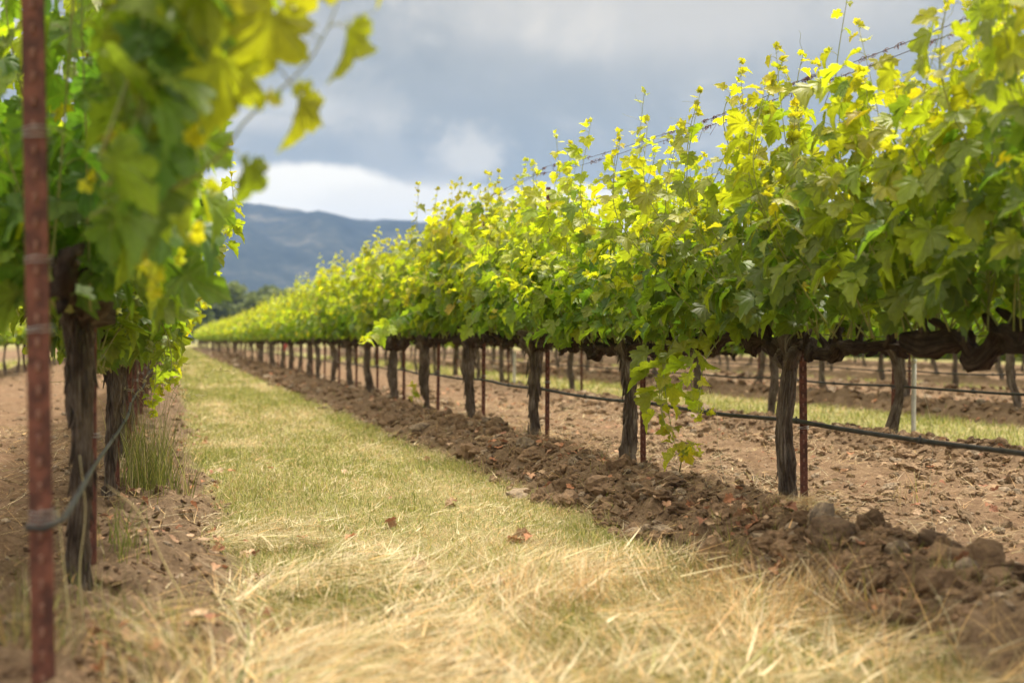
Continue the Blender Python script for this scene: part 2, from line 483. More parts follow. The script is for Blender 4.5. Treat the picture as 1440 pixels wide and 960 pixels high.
# ------------------------------------------------------------------ haze
bm = bmesh.new(); bmesh.ops.create_cube(bm, size=1)
me = bpy.data.meshes.new('haze'); bm.to_mesh(me); bm.free()
hz = link('haze', me); hz.scale = (11600, 11600, 422); hz.location = (0, 0, 422 / 2 - 12)
m = bpy.data.materials.new('haze air'); m.use_nodes = True; T = NT(m.node_tree)
v = T.n('ShaderNodeVolumePrincipled'); v.inputs['Color'].default_value = (0.30, 0.50, 0.95, 1); v.inputs['Density'].default_value = 0.00017
v.inputs['Anisotropy'].default_value = 0.0
o_ = T.n('ShaderNodeOutputMaterial'); T.t.links.new(v.outputs[0], o_.inputs[1])
me.materials.append(m)
tag(hz, 'pale blue summer haze between the vineyard and the hills', 'haze', kind='stuff')

# ------------------------------------------------------------------ leaf templates
half = np.array([(.05, -.13), (.16, -.21), (.26, -.16), (.33, -.22), (.40, -.11), (.52, -.07), (.47, .04), (.50, .11), (.35, .165), (.50, .24), (.54, .33), (.63, .42),
                 (.52, .45), (.48, .55), (.38, .52), (.25, .53), (.31, .67), (.20, .73), (.16, .84), (.07, .86), (0, 1.0)])
tips = {5, 11, 20}
def leaf_template(lod, r):
    if lod == 0: hp = half; vt = {5, 11, 20}
    elif lod == 1: hp = half[[1, 3, 5, 8, 11, 13, 15, 17, 20]]; vt = {2, 4, 8}
    else: hp = np.array([(.22, -.20), (.50, .0), (.58, .40), (.25, .60), (0, .98)]); vt = {1, 2, 4}
    n = len(hp)
    out = np.concatenate([hp, hp[:-1][::-1] * [-1, 1]]); vein = np.array([1.0 if k in vt else 0.0 for k in range(n)] + [1.0 if k in vt else 0.0 for k in range(n - 1)][::-1])
    out = out * (1 + r.uniform(-0.07, 0.07, out.shape))
    m_ = len(out)
    rad = np.linalg.norm(out, axis=1)
    fold = r.uniform(0.05, 0.55); droop = r.uniform(0.0, 0.75); cup = r.uniform(-0.35, 0.5)
    def zf(x, y):
        return fold * np.abs(x) - droop * y * np.abs(y) * 0.8 - cup * x * x
    rings = [out] if lod > 0 else [out * 0.5, out]
    V = [np.array([[0, 0, 0]])]; vv = [np.array([1.0])]
    for k, o in enumerate(rings):
        z = zf(o[:, 0], o[:, 1]) + (1 - vein) * 0.045 * (1 if k == 0 else 0.5) + r.uniform(-0.05, 0.05, m_) * (k + 1) / len(rings)
        V.append(np.column_stack([o, z])); vv.append(vein)
    V = np.concatenate(V); vv = np.concatenate(vv)
    F = []
    for j in range(m_ - 1): F.append((0, 1 + j, 2 + j))
    if len(rings) == 2:
        for j in range(m_ - 1):
            a_, b_ = 1 + j, 2 + j; c_, d_ = 1 + m_ + j, 2 + m_ + j
            F += [(a_, c_, d_), (a_, d_, b_)]
    return V, np.array(F), vv
TPL = {l: [leaf_template(l, np.random.default_rng(100 + 10 * l + k)) for k in range(8)] for l in (0, 1, 2)}

def put_leaves(acc, pos, tipd, nrm, size, col, lod, r):
    """pos (n,3) petiole point; tipd blade direction; nrm face normal"""
    pos = np.asarray(pos); n = len(pos)
    if n == 0: return
    y = tipd / (np.linalg.norm(tipd, axis=1)[:, None] + 1e-9)
    z = nrm - y * np.sum(nrm * y, axis=1)[:, None]; z /= np.linalg.norm(z, axis=1)[:, None] + 1e-9
    x = np.cross(y, z)
    tid = r.integers(0, 8, n)
    for k in range(8):
        s_ = np.where(tid == k)[0]
        if len(s_) == 0: continue
        V, F, vv = TPL[lod][k]
        W = (V[None, :, 0:1] * x[s_][:, None] + V[None, :, 1:2] * y[s_][:, None] + V[None, :, 2:3] * z[s_][:, None]) * size[s_][:, None, None] + pos[s_][:, None]
        m_ = len(V)
        FF = (F[None] + (np.arange(len(s_)) * m_)[:, None, None]).reshape(-1, 3)
        C = np.concatenate([np.broadcast_to(col[s_][:, None], (len(s_), m_, 3)), np.broadcast_to(vv[None, :, None], (len(s_), m_, 1))], -1).reshape(-1, 4)
        acc.add(W.reshape(-1, 3), FF, C)

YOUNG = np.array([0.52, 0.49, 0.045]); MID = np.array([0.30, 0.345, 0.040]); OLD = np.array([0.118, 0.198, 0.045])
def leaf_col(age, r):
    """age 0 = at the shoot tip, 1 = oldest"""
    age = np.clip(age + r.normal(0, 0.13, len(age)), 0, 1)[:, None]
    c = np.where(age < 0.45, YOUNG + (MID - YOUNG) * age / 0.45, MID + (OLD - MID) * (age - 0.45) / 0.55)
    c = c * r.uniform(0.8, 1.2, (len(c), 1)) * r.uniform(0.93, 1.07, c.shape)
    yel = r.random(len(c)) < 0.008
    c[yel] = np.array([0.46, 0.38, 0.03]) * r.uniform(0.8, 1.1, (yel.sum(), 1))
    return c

def bezier(P, n):
    """smooth curve through control points"""
    P = np.asarray(P, float); t = np.linspace(0, len(P) - 1, n)
    Pp = np.vstack([2 * P[0] - P[1], P, 2 * P[-1] - P[-2]])
    k = np.minimum(t.astype(int), len(P) - 2); u = (t - k)[:, None]
    p0, p1, p2, p3 = Pp[k], Pp[k + 1], Pp[k + 2], Pp[k + 3]
    return 0.5 * ((2 * p1) + (-p0 + p2) * u + (2 * p0 - 5 * p1 + 4 * p2 - p3) * u ** 2 + (-p0 + 3 * p1 - 3 * p2 + p3) * u ** 3)

def grow_shoot(ca, la, P, r, lod, side=0, leaf_max=0.125, step=0.068, keep=None, sparse=1.0, tipzone=0.35, hang=0.0, age0=0.0):
    """stem through P with alternate leaves, smaller and yellower to the tip"""
    n = max(8, int(np.linalg.norm(np.diff(P, axis=0), axis=1).sum() / 0.06))
    S = bezier(P, n)
    L = np.concatenate([[0], np.cumsum(np.linalg.norm(np.diff(S, axis=0), axis=1))]); tot = L[-1]
    if lod <= 1:
        SS = S if keep is None else S[keep(S)]
        if len(SS) > 3: ca.tube(SS, np.linspace(0.0042, 0.0012, len(SS)), 4 if lod == 0 else 3)
    pos, tip, nr, sz, age = [], [], [], [], []
    s = (r.uniform(.04, .24) if P[0][2] < 1.0 and P[-1][2] > P[0][2] else 0.03); k = 0; ph = r.uniform(0, 6.28)
    while s < tot:
        if r.random() < sparse:
            p = np.array([np.interp(s, L, S[:, c]) for c in range(3)])
            f = s / tot; dist = tot - s
            size = leaf_max * (0.22 + 0.78 * min(1, dist / tipzone) ** 0.8) * r.uniform(0.55, 1.12)
            a = ph + k * math.pi + r.normal(0, 0.6)
            o = np.array([math.cos(a), math.sin(a), 0.0])
            if side: o[0] += side * 1.0
            elif abs(p[0]) > 0.05: o[0] += np.sign(p[0]) * 0.7
            o /= np.linalg.norm(o) + 1e-9
            pet = size * r.uniform(0.35, 0.8)
            q = p + (o * 0.85 + np.array([0, 0, 0.35 - hang])) * pet
            dr = r.uniform(0.1, 1.5) if dist > 0.15 else r.uniform(-0.9, 0.8)
            td = o + np.array([r.normal(0, 0.5), r.normal(0, 0.5), -dr])
            nn = o * dr + np.array([0, 0, 1.0]) + r.normal(0, 0.62, 3)
            if keep is None or keep(q[None])[0]:
                pos.append(q); tip.append(td); nr.append(nn); sz.append(size)
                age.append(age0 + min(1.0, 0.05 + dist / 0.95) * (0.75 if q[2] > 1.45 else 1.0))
                if lod == 0: ca.tube(np.array([p, (p + q) / 2 + [0, 0, 0.006], q]), 0.0014, 3, cap=False)
        s += step * r.uniform(0.75, 1.25) * (0.55 if tot - s < 0.12 else 1); k += 1
    # the curled growing tip
    if lod == 0:
        e = S[-1]
        for j in range(4):
            pos.append(e + r.normal(0, 0.008, 3)); tip.append(np.array([r.normal(0, .6), r.normal(0, .6), 1.0])); nr.append(r.normal(0, 1, 3)); sz.append(r.uniform(.018, .035)); age.append(0.0)
        # tendrils
        for _ in range(2):
            b0 = S[int(len(S) * r.uniform(0.5, 0.95))]; dd = r.normal(0, 1, 3); dd[2] = abs(dd[2]); dd /= np.linalg.norm(dd)
            if keep is None or keep(b0[None])[0]:
                tt = np.linspace(0, 1, 7)[:, None]
                ca.tube(b0 + dd * tt * 0.11 + np.column_stack([np.cos(tt * 7), np.sin(tt * 7), tt * 0]) * 0.010 * tt, 0.0009, 3, cap=False)
    if pos:
        put_leaves(la, np.array(pos), np.array(tip), np.array(nr), np.array(sz), leaf_col(np.array(age), r), lod, r)

HEAD = 0.78
def make_canopy(seed, lod, age0=0.0, y0=-1.12, y1=1.12, shoots=30, keep=None, tall=1.0, wide=1.0, head=HEAD, extra=1.0, leaf_max=0.125):
    r = np.random.default_rng(seed)
    ca, la = Acc(), Acc()
    for k in range(shoots):
        y = y0 + (y1 - y0) * (k + r.uniform(0.1, 0.9)) / shoots
        lean = r.normal(0, 0.24) * wide
        hgt = r.normal(1.0, 0.14) * tall
        if seed != 4242: hgt *= 1.05 - .24 * abs(y / 1.12) ** 3
        if r.random() < 0.10: hgt *= 1.22; lean *= 0.5
        flop = r.random() < 0.30
        x0 = r.normal(0, 0.03)
        if flop:
            sd_ = 1 if r.random() < 0.5 else -1
            P = [(x0, y, head), (x0 + .16 * sd_ * wide, y + r.normal(0, .06), head + .30), (x0 + .31 * sd_ * wide, y + r.normal(0, .12), head + .50 + r.uniform(-.1, .2)),
                 (x0 + .42 * sd_ * wide, y + r.normal(0, .2), head + .48 + r.uniform(-.15, .25))]
        else:
            P = [(x0, y, head), (x0 + lean * .5, y + r.normal(0, .04), head + .33 * hgt), (x0 + lean, y + r.normal(0, .08), head + .7 * hgt),
                 (x0 + lean * r.uniform(.3, 1.1), y + r.normal(0, .1), head + 1.08 * hgt + 0.04)]
        grow_shoot(ca, la, np.array(P), r, lod, keep=keep, age0=age0, leaf_max=leaf_max * r.uniform(.85, 1.12), step=0.066 if lod < 2 else 0.085)
    # side shoots and older leaves filling the fruiting zone
    nfill = int(150 * (y1 - y0) / 2.24 * extra)
    y = r.uniform(y0, y1, nfill); sgn = r.choice([-1, 1], nfill)
    z = head + 0.02 + 0.24 * noise3(y * 3.3 + seed, 0 * y, 0 * y + 3) + np.where(r.random(nfill) < .7, np.abs(r.normal(0.20, 0.22, nfill)), r.uniform(.3, .95, nfill))
    x = sgn * (r.uniform(.05, .27, nfill) + .06 * np.sin((z - head) * 3)) * wide
    q = np.column_stack([x, y, z])
    o = np.column_stack([sgn, r.normal(0, .6, nfill), np.zeros(nfill)])
    dr = r.uniform(.4, 2.0, nfill)[:, None]
    td = o + np.column_stack([r.normal(0, .2, nfill), r.normal(0, .3, nfill), -dr[:, 0]])
    nn = o * dr + np.array([0, 0, 1.0]) + r.normal(0, .6, (nfill, 3))
    sz = leaf_max * r.uniform(.7, 1.15, nfill)
    ok = np.ones(nfill, bool) if keep is None else keep(q)
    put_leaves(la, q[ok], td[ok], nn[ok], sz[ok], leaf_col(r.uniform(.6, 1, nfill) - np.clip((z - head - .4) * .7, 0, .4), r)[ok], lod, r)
    return ca, la

def make_trunk(seed, lod, head=HEAD, fat=1.0):
    r = np.random.default_rng(seed)
    n, sd_ = ((40, 26), (18, 12), (9, 7))[lod]
    lx, ly = r.normal(0, .04), r.normal(0, .07)
    P = bezier([(r.normal(0, .02), r.normal(0, .03), -.12), (0, 0, .05), (lx, ly, head * .5), (lx * .3, ly * 1.1 + r.normal(0, .02), head * .9), (0, ly * .6, head + .07)], n)
    t = np.linspace(0, 1, n)
    rad = fat * (.036 + .030 * np.exp(-(t / .15) ** 2) + .030 * np.exp(-((t - .93) / .12) ** 2) + .006 * np.sin(t * 9 + seed))
    rad[-2:] *= [.8, .45]
    a = Acc(); a.tube(P, rad * r.uniform(.85, 1.15), sd_, seed=seed * 1.37, rough=.6, freq=8.0)
    if lod == 0:      # loose strips of bark and old pruning wounds
        for k in range(60):
            th = r.uniform(0, 6.28); z0 = r.uniform(.1, .9); m_ = int(z0 * (n - 1))
            c = P[m_]; rr = rad[m_] * 1.06
            q0 = c + np.array([math.cos(th) * rr, math.sin(th) * rr, 0])
            Lb = r.uniform(.05, .14)
            a.tube(np.array([q0 + [0, 0, Lb / 2], q0 + [math.cos(th) * .004, math.sin(th) * .004, 0], q0 + [math.cos(th) * .014, math.sin(th) * .014, -Lb / 2]]), [.003, .006, .002], 4)
        for k in range(5):
            th = r.uniform(0, 6.28); c = P[int(r.uniform(.78, .97) * (n - 1))]
            dv = np.array([math.cos(th), math.sin(th), r.uniform(-.2, .6)])
            a.tube(np.array([c, c + dv * .07, c + dv * .115]), [.045, .036, .022], 10, seed=k + seed, rough=.4, freq=20)
    return a

def make_arm(seed, lod, sgn, reach=1.08, head=HEAD, fat=1.0, wob=.030):
    r = np.random.default_rng(seed)
    n, sd_ = ((34, 14), (14, 8), (7, 5))[lod]
    k = 7
    ctrl = [(0, sgn * .0, head - .04), (r.normal(0, .02), sgn * .14, head + .02)] + [(r.normal(0, .025), sgn * (.14 + (reach - .14) * j / k), head + .02 + r.normal(0, wob)) for j in range(1, k + 1)]
    P = bezier(ctrl, n); t = np.linspace(0, 1, n)
    rad = fat * (.034 - .014 * t) * (1 + .38 * (noise3(t * 13, 0 * t, 0 * t + seed) - .5) * 2 * (lod < 2))
    rad[-1] *= .5
    a = Acc(); a.tube(P, rad, sd_, seed=seed * .77 + 5, rough=.7, freq=19.0)
    if lod < 2:
        for j in range(13):          # spurs
            q = P[int((j + .6) / 13.3 * (n - 1))]
            dv = np.array([r.normal(0, .35), r.normal(0, .35), 1.0]) * (1 if r.random() < .7 else -.6)
            ln = r.uniform(.06, .12)
            m2 = q + dv * ln * .5 + [r.normal(0, .012), r.normal(0, .02), 0]; a.tube(bezier([q, m2, q + dv * ln + [r.normal(0, .02), r.normal(0, .035), 0]], 6), [.024, .021, .017, .016, .014, .008], 7 if lod == 0 else 5, seed=j + seed, rough=.6, freq=25)
    return a

MESH = {}
def vine_meshes(key, seed, lod, **kw):
    ca, la = make_canopy(seed, lod, **kw)
    d_ = dict(foliage=la.mesh('foliage_' + key, M_LEAF))
    if lod <= 1:
        d_['canes'] = ca.mesh('canes_' + key, M_CANE, tint=False)
        y0, y1 = kw.get('y0', -1.12), kw.get('y1', 1.12); hd = kw.get('head', HEAD)
        d_['arm_a'] = make_arm(seed + 1, lod, -1, reach=-y0 - .04, head=hd, fat=kw.get('fat_', 1)).mesh('cordon_' + key, M_ARM, uv=True)
        d_['arm_b'] = make_arm(seed + 2, lod, 1, reach=y1 - .04, head=hd).mesh('cordon_' + key, M_ARM, uv=True)
    else:
        d_['arm_b'] = None
    d_['trunk'] = make_trunk(seed + 3, lod, kw.get('head', HEAD)).mesh('trunk_' + key, M_BARK, uv=True)
    if lod == 2:
        a = make_arm(seed + 1, lod, -1); b = make_arm(seed + 2, lod, 1)
        for V, F, U in zip(b.V, b.F, b.U): a.add(V, F, None, U)
        d_['cordon'] = a.mesh('cordon_' + key, M_ARM, uv=True)
    MESH[key] = d_
    return d_
def build_vine(d_):
    root = empty('grapevine')
    link('trunk', d_['trunk'], root)
    if 'canes' in d_:
        link('cordon_arm', d_['arm_a'], root); link('cordon_arm', d_['arm_b'], root)
        link('canes', d_['canes'], root)
    else:
        link('cordon_arm', d_['cordon'], root)
    link('foliage', d_['foliage'], root)
    return root

NH, NM, NL = 6, 5, 4
HEADM = .76
proto = {}
for k in range(NH): proto['H%d' % k] = build_vine(vine_meshes('near_%d' % k, 1000 + 37 * k, 0, shoots=56, extra=2.1, leaf_max=.112))
for k in range(NM): proto['M%d' % k] = build_vine(vine_meshes('mid_%d' % k, 3000 + 37 * k, 1, shoots=46, extra=1.8, leaf_max=.115))
for k in range(NL): proto['L%d' % k] = build_vine(vine_meshes('far_%d' % k, 5000 + 37 * k, 2, shoots=26, extra=1.3, leaf_max=.15))
used = set()
def take(key):
    if key in used: return copy_tree(proto[key])
    used.add(key); return proto[key]

ORD = ['first', 'second', 'third', 'fourth', 'fifth', 'sixth', 'seventh', 'eighth', 'ninth', 'tenth', 'eleventh', 'twelfth', 'thirteenth', 'fourteenth', 'fifteenth', 'sixteenth', 'seventeenth', 'eighteenth', 'nineteenth', 'twentieth']
CS, SN = math.cos(PSI), math.sin(PSI)
def depth(X, Y): return Y * CS + X * SN
def px(X, Y): return 720 + 1800 * (X * CS - Y * SN) / depth(X, Y)
SP = 2.165
TALL = lambda Y: np.interp(Y, [3, 6, 8, 10, 13, 20, 28, 40], [1.03, .93, .89, .96, 1.0, .97, .90, .84])
vines = []     # (depth, row index, X, Y, order in row)
start = {2.86: 5.5 - SP, -0.28: 4.4, 6.00: 9.76 - SP, 9.14: 12.3, 12.28: 15.9, 15.42: 21.2, 18.56: 24.9, -3.42: 14.6}
for X, s0 in start.items():
    k = 0; Y = s0
    while Y < ROW_END - 3:
        p_ = px(X, Y)
        if -60 < p_ < 1600 or k < 2: vines.append((depth(X, Y), X, Y, k))
        Y += SP; k += 1
def wanted(v):
    D, X, Y, k = v
    if X == 2.86: return True
    if X == -0.28: return D < 125
    if X == 6.00: return D < 100
    if X == 9.14: return D < 70
    if X == -3.42: return D < 60
    return D < 52
vines = [v for v in vines if wanted(v)]
vines.sort()
vines = vines[:298]
ROWNAME = {2.86: 'main row', -0.28: 'row by the near rusty post', 6.00: 'row with the white stakes', 9.14: 'third row back', 12.28: 'fourth row back', 15.42: 'fifth row back', 18.56: 'sixth row back', -3.42: 'row across the soil'}
GRP = {2.86: 'grapevines of the main row along the turf alley', -0.28: 'grapevines of the row by the near rusty post', 6.00: 'grapevines of the row behind the main one', 9.14: 'grapevines of the third row back', 12.28: 'grapevines of the fourth row back', 15.42: 'grapevines of the fifth row back', 18.56: 'grapevines of the sixth row back', -3.42: 'grapevines across the soil at the picture edge'}
LAB_MAIN = ['dark nearest vine at the frame edge with its trunk out of view',
            'vine with slim grey trunk beside tall red post and straw topped clod',
            'vine with shaggy dark trunk on the clod bank, hanging green shoot beside it',
            'vine with mottled trunk and wide rusty post, third whole trunk of the main row',
            'vine with pale grey trunk, fourth whole trunk of the main row',
            'vine with leafy sucker at its foot, fifth whole trunk of the main row']
count = {}
rv = np.random.default_rng(99)
for D, X, Y, k in vines:
    if X == -0.28 and k == 0: continue            # built by hand below
    if X == 2.86 and k <= 8: key = 'H%d' % ((k * 5 + 1) % NH)
    elif X == -0.28 and k <= 3: key = 'H%d' % ((k + 2) % NH)
    elif D < (42 if X in (2.86, -0.28) else 26): key = 'M%d' % rv.integers(NM)
    else: key = 'L%d' % rv.integers(NL)
    v = take(key)
    
    jx, jy = (rv.normal(0, .025), rv.normal(0, .05)) if not (X == 2.86 and k < 7) else (-.03, 0)
    v.location = (X + jx, Y + jy, float(zones(np.array(X), np.array(Y))[0]) + (0 if X != -0.28 else .02))
    flip = rv.random() < 0.5 if D > 12 else (k % 2 == 0)
    v.rotation_euler = (0, 0, (math.pi if flip else 0) + rv.normal(0, .03))
    t_ = float(TALL(Y)) if X == 2.86 else rv.uniform(.90, 1.02) * (1 if Y < 14 else .88)
    s = rv.uniform(.96, 1.05)
    t_ *= rv.uniform(.95, 1.05)
    v.scale = (s * rv.uniform(.95, 1.1), s, t_ * 0.5 + 0.5)
    for ch in v.children:
        if ch.name.startswith('foliage') or ch.name.startswith('canes'):
            ch.scale = (1, 1, 1 + (t_ - 1) * 1.1); ch.location.z = -HEAD * (t_ - 1) * 1.1 + (.05 if X == 2.86 else 0)
    if X == -0.28:
        for ch in v.children:
            if ch.name.startswith('foliage') or ch.name.startswith('canes'): ch.location.z -= .22; ch.scale.z *= 1.10
            if ch.name.startswith('trunk'): ch.scale = (.75, .75, 1)
    if X == 2.86 and k < len(LAB_MAIN): lab = LAB_MAIN[k]
    elif k < len(ORD) and X in (2.86, -0.28, 6.00, 9.14, -3.42) and D < 48:
        lab = ORD[k - (1 if X in (2.86,) else 0)] + ' vine along the ' + ROWNAME[X]
    elif X in (12.28, 15.42, 18.56):
        lab = 'small distant grapevine glimpsed between nearer trunks, in the ' + ROWNAME[X]
    else: lab = 'small far grapevine at the blurred end of the ' + ROWNAME[X]
    tw_ = rv.uniform(.8, 1.2)
    for ch in v.children:
        if ch.name.startswith('trunk') and X == 2.86: ch.scale = (tw_, tw_, 1); ch.rotation_euler = (rv.normal(0, .035), rv.normal(0, .035), 0)
    if X == 2.86 and k == 0:
        for ch in v.children:
            if ch.name.startswith('cordon'): ch.data = make_arm(900 + len(ch.name), 0, 1 if sum(q_.co.y for q_ in ch.data.vertices) > 0 else -1, fat=1.5, wob=.045).mesh('cordon_heavy', M_ARM, uv=True)
    if X == 2.86 and k == 1:
        for ch in v.children:
            if ch.name.startswith('trunk'): ch.scale = (.74, .74, 1)
    tag(v, lab, 'grapevine', GRP[X])
for k in proto:
    if k not in used:
        for ch in list(proto[k].children): bpy.data.objects.remove(ch)
        bpy.data.objects.remove(proto[k])

far = Acc()
for X in (15.42, 18.56, 21.70, 24.84):
    Y = X * .95 + 6
    while Y < 75:
        D = depth(X, Y)
        if -60 < px(X, Y) < 1500 and not any(abs(v_[1] - X) < .1 and abs(v_[2] - Y) < 2.2 for v_ in vines):
            c_, l_ = make_canopy(int(Y * 100 + X), 2, shoots=16, extra=.8, leaf_max=.2)
            t_ = make_trunk(int(Y * 10 + X), 2)
            for q_, colr in ((l_, None), (t_, (.07, .05, .04, 0))):
                for V, F, C in zip(q_.V, q_.F, q_.C):
                    far.add(V + [X, Y, .09], F, C if colr is None else colr)
        Y += SP
rh = np.random.default_rng(3)
for X, n_, y1_ in ((34, 9000, 110), (47, 16000, 250)):
    Y = rh.uniform(X * .7, y1_, n_); q_ = np.column_stack([X + rh.normal(0, .5, n_), Y, rh.uniform(0.05, 2.1, n_) * (.75 + .35 * noise3(Y * .4, 0 * Y, 0 * Y))])
    put_leaves(far, q_, rh.normal(0, 1, (n_, 3)), rh.normal(0, 1, (n_, 3)) + [-.6, -.6, .5], rh.uniform(.25, .5, n_), leaf_col(rh.uniform(.3, 1, n_), rh), 2, rh)
tag(link('distant_vines', far.mesh('distant_vines', M_LEAF)), 'mass of more distant vine rows glimpsed under the leaves', 'vineyard', kind='stuff')

# the near vine on the left, its canopy reaching past the near post
NX, NY = -0.28, 4.4
def keep_near(q):
    x = q[:, 0] + NX; y = q[:, 1] + NY
    D = y * CS + x * SN
    p_ = 720 + 1800 * (x * CS - y * SN) / D
    behind = D > 3.45
    lim = 0.035 + 0.03 * np.sin(q[:, 2] * 9) + 0.10 * np.clip((q[:, 2] - 1.25) / .3, 0, 1)      # narrows below
    return behind | ((x > -0.13) & (y > 2.38) & (x < lim) & (q[:, 2] > 1.06))
r = np.random.default_rng(4242)
ca, la = make_canopy(4242, 0, age0=.28, y0=-2.2, y1=1.15, shoots=54, keep=keep_near, tall=1.22, wide=1.2, head=.90, extra=2.2, leaf_max=.135)
# dense hanging curtain of leaves between the post and the alley
for k in range(42):
    y0_ = r.uniform(2.5, 3.7) - NY; x0_ = r.uniform(-.12, .08) - NX
    z0_ = r.uniform(1.25, 2.0)
    P = [(x0_ - .08, y0_ + .05, z0_ + .2), (x0_, y0_, z0_ + .1), (x0_ + .02, y0_ - .03, z0_ - .15), (x0_ + r.normal(0, .03), y0_ - .04, z0_ - .32)]
    grow_shoot(ca, la, np.array(P), r, 0, keep=keep_near, leaf_max=.125, age0=.42)
v = empty('grapevine', (NX, NY, .08))
link('trunk', make_trunk(77, 0, .93, .92).mesh('trunk_nearest', M_BARK, uv=True), v)
link('cordon_arm', make_arm(78, 0, -1, .95, .93).mesh('cordon_nearest', M_ARM, uv=True), v)
link('cordon_arm', make_arm(79, 0, 1, 1.08, .93).mesh('cordon_nearest', M_ARM, uv=True), v)
link('canes', ca.mesh('canes_nearest', M_CANE, tint=False), v)
link('foliage', la.mesh('foliage_nearest', M_LEAF), v)
tag(v, 'blurred near vine with knobbly trunk head right behind the near rusty post', 'grapevine', GRP[-0.28])
near_vine = v
def extra_shoot(parent, P, seed, label=None, leaf_max=.12, hang=0.3, step=.075, sparse=1.0, age0=0.0, leaves=None, tipzone=.35):
    """a single stray shoot, its leaves a sub-part; P in world coordinates"""
    inv = parent.matrix_basis.inverted()
    P = np.array([inv @ Vector(p_) for p_ in P])
    r = np.random.default_rng(seed); a, l = Acc(), Acc()
    grow_shoot(a, l, P, r, 0, leaf_max=leaf_max, hang=hang, step=step, sparse=sparse, age0=age0, tipzone=tipzone)
    if leaves:
        for (p_, tp, n_, s_, ag) in leaves:
            p_ = np.array(inv @ Vector(p_))
            j = np.argmin(np.linalg.norm(bezier(P, 40) - p_, axis=1)); b0 = bezier(P, 40)[j]
            a.tube(np.array([b0, (b0 + p_) / 2 + [0, 0, .01], p_]), .0016, 4)
            put_leaves(l, p_[None], np.array([tp], float), np.array([n_], float), np.array([s_]), leaf_col(np.array([ag]), r), 0, r)
    o = link('shoot', a.mesh('shoot', M_CANE, tint=False), parent)
    link('leaves', l.mesh('leaves', M_LEAF), o)
    return o
extra_shoot(near_vine, [(-.1, 2.7, 1.15), (.07, 2.5, 1.22), (.15, 2.45, 1.32), (.24, 2.42, 1.40), (.285, 2.4, 1.47), (.32, 2.4, 1.56), (.37, 2.4, 1.68)], 11, sparse=.12, leaf_max=.09, hang=.6,
            leaves=[((.325, 2.38, 1.475), (.01, .0, -1), (1, .35, .1), .115, .35), ((.235, 2.40, 1.345), (.03, .0, -1), (.8, -.5, .1), .10, .5),
                    ((.145, 2.43, 1.225), (.02, 0, -1), (.8, -.6, .2), .09, .55), ((.19, 2.40, 1.50), (-.3, 0, -1), (.3, -1, .2), .14, .3),
                    ((.26, 2.44, 1.62), (-.2, 0, -1), (.3, -1, .3), .13, .2), ((.375, 2.40, 1.575), (.4, 0, -.6), (.5, -.6, .6), .05, .2),
                    ((.10, 2.45, 1.42), (-.1, 0, -1), (.2, -1, .3), .14, .3), ((.06, 2.42, 1.56), (.1, 0, -1), (.1, -1, .2), .15, .3), ((.14, 2.40, 1.62), (.0, 0, -1), (-.2, -1, .3), .14, .2)])

def vine_at(X, k):
    best = None
    for o in SC.objects:
        if o.name.startswith('grapevine') and o.parent is None:
            dd = abs(o.location.x - X) + abs(o.location.y - k)
            if best is None or dd < best[0]: best = (dd, o)
    return best[1]
vb = vine_at(2.86, 7.67); vc = vine_at(2.86, 5.5); vd = vine_at(2.86, 11.99); ve = vine_at(-.28, 8.73); vf = vine_at(2.86, 14.16)
for q in (vb, vc, vd, ve, vf): q.matrix_basis  # locations already set
bpy.context.view_layer.update()
vg = vine_at(-.28, 6.56)
for q_, (xa_, ya_, zb_) in enumerate([(-.12, 6.3, .55), (-.08, 6.9, .62), (-.14, 7.3, .55), (-.05, 5.9, .68), (-.10, 7.9, .6)]):
    extra_shoot(vg, [(xa_ - .08, ya_, 1.10), (xa_ + .04, ya_, .95), (xa_ + .07, ya_ - .05, .78), (xa_ + .05, ya_ - .08, zb_)], 60 + q_, leaf_max=.13, step=.05, age0=.3)
extra_shoot(vb, [(2.82, 6.75, .95), (2.68, 6.6, .84), (2.62, 6.55, .66), (2.60, 6.5, .48), (2.66, 6.42, .30)], 21, leaf_max=.13, age0=0.05)
extra_shoot(vb, [(2.84, 6.9, .95), (2.74, 6.85, .72), (2.70, 6.8, .55), (2.72, 6.75, .38)], 22, leaf_max=.11, age0=0.05)
extra_shoot(vc, [(2.84, 6.2, .95), (2.70, 6.15, .80), (2.64, 6.08, .66), (2.58, 5.98, .50)], 23, leaf_max=.11)
extra_shoot(vb, [(2.80, 6.95, .95), (2.74, 6.85, .80), (2.74, 6.82, .62), (2.76, 6.78, .42), (2.75, 6.72, .34)], 41, leaf_max=.14, step=.06)
extra_shoot(vb, [(2.84, 6.5, .95), (2.74, 6.4, .84), (2.68, 6.3, .70), (2.66, 6.2, .58), (2.70, 6.1, .52)], 42, leaf_max=.13, step=.06)
extra_shoot(vb, [(2.80, 6.75, .15), (2.76, 6.6, .26), (2.72, 6.42, .33), (2.70, 6.25, .30)], 43, leaf_max=.12, step=.05)
extra_shoot(vd, [(2.62, 12.9, 1.22), (2.3, 12.5, 1.14), (2.0, 12.1, .99), (1.8, 11.85, .88), (1.74, 11.75, .90)], 24, leaf_max=.15)
extra_shoot(ve, [(-.15, 8.1, 1.15), (.10, 8.05, 1.16), (.24, 8.05, 1.26), (.34, 8.05, 1.46)], 25, leaf_max=.12, step=.05)
extra_shoot(ve, [(-.1, 8.3, 1.0), (.12, 8.25, 1.02), (.22, 8.2, 1.10)], 26, leaf_max=.10)
extra_shoot(vf, [(2.78, 14.0, .10), (2.66, 13.95, .22), (2.64, 13.9, .36), (2.60, 13.85, .42)], 27, leaf_max=.13, step=.04)
extra_shoot(vf, [(2.78, 14.0, .10), (2.72, 14.1, .25), (2.68, 14.1, .38)], 28, leaf_max=.12, step=.04)
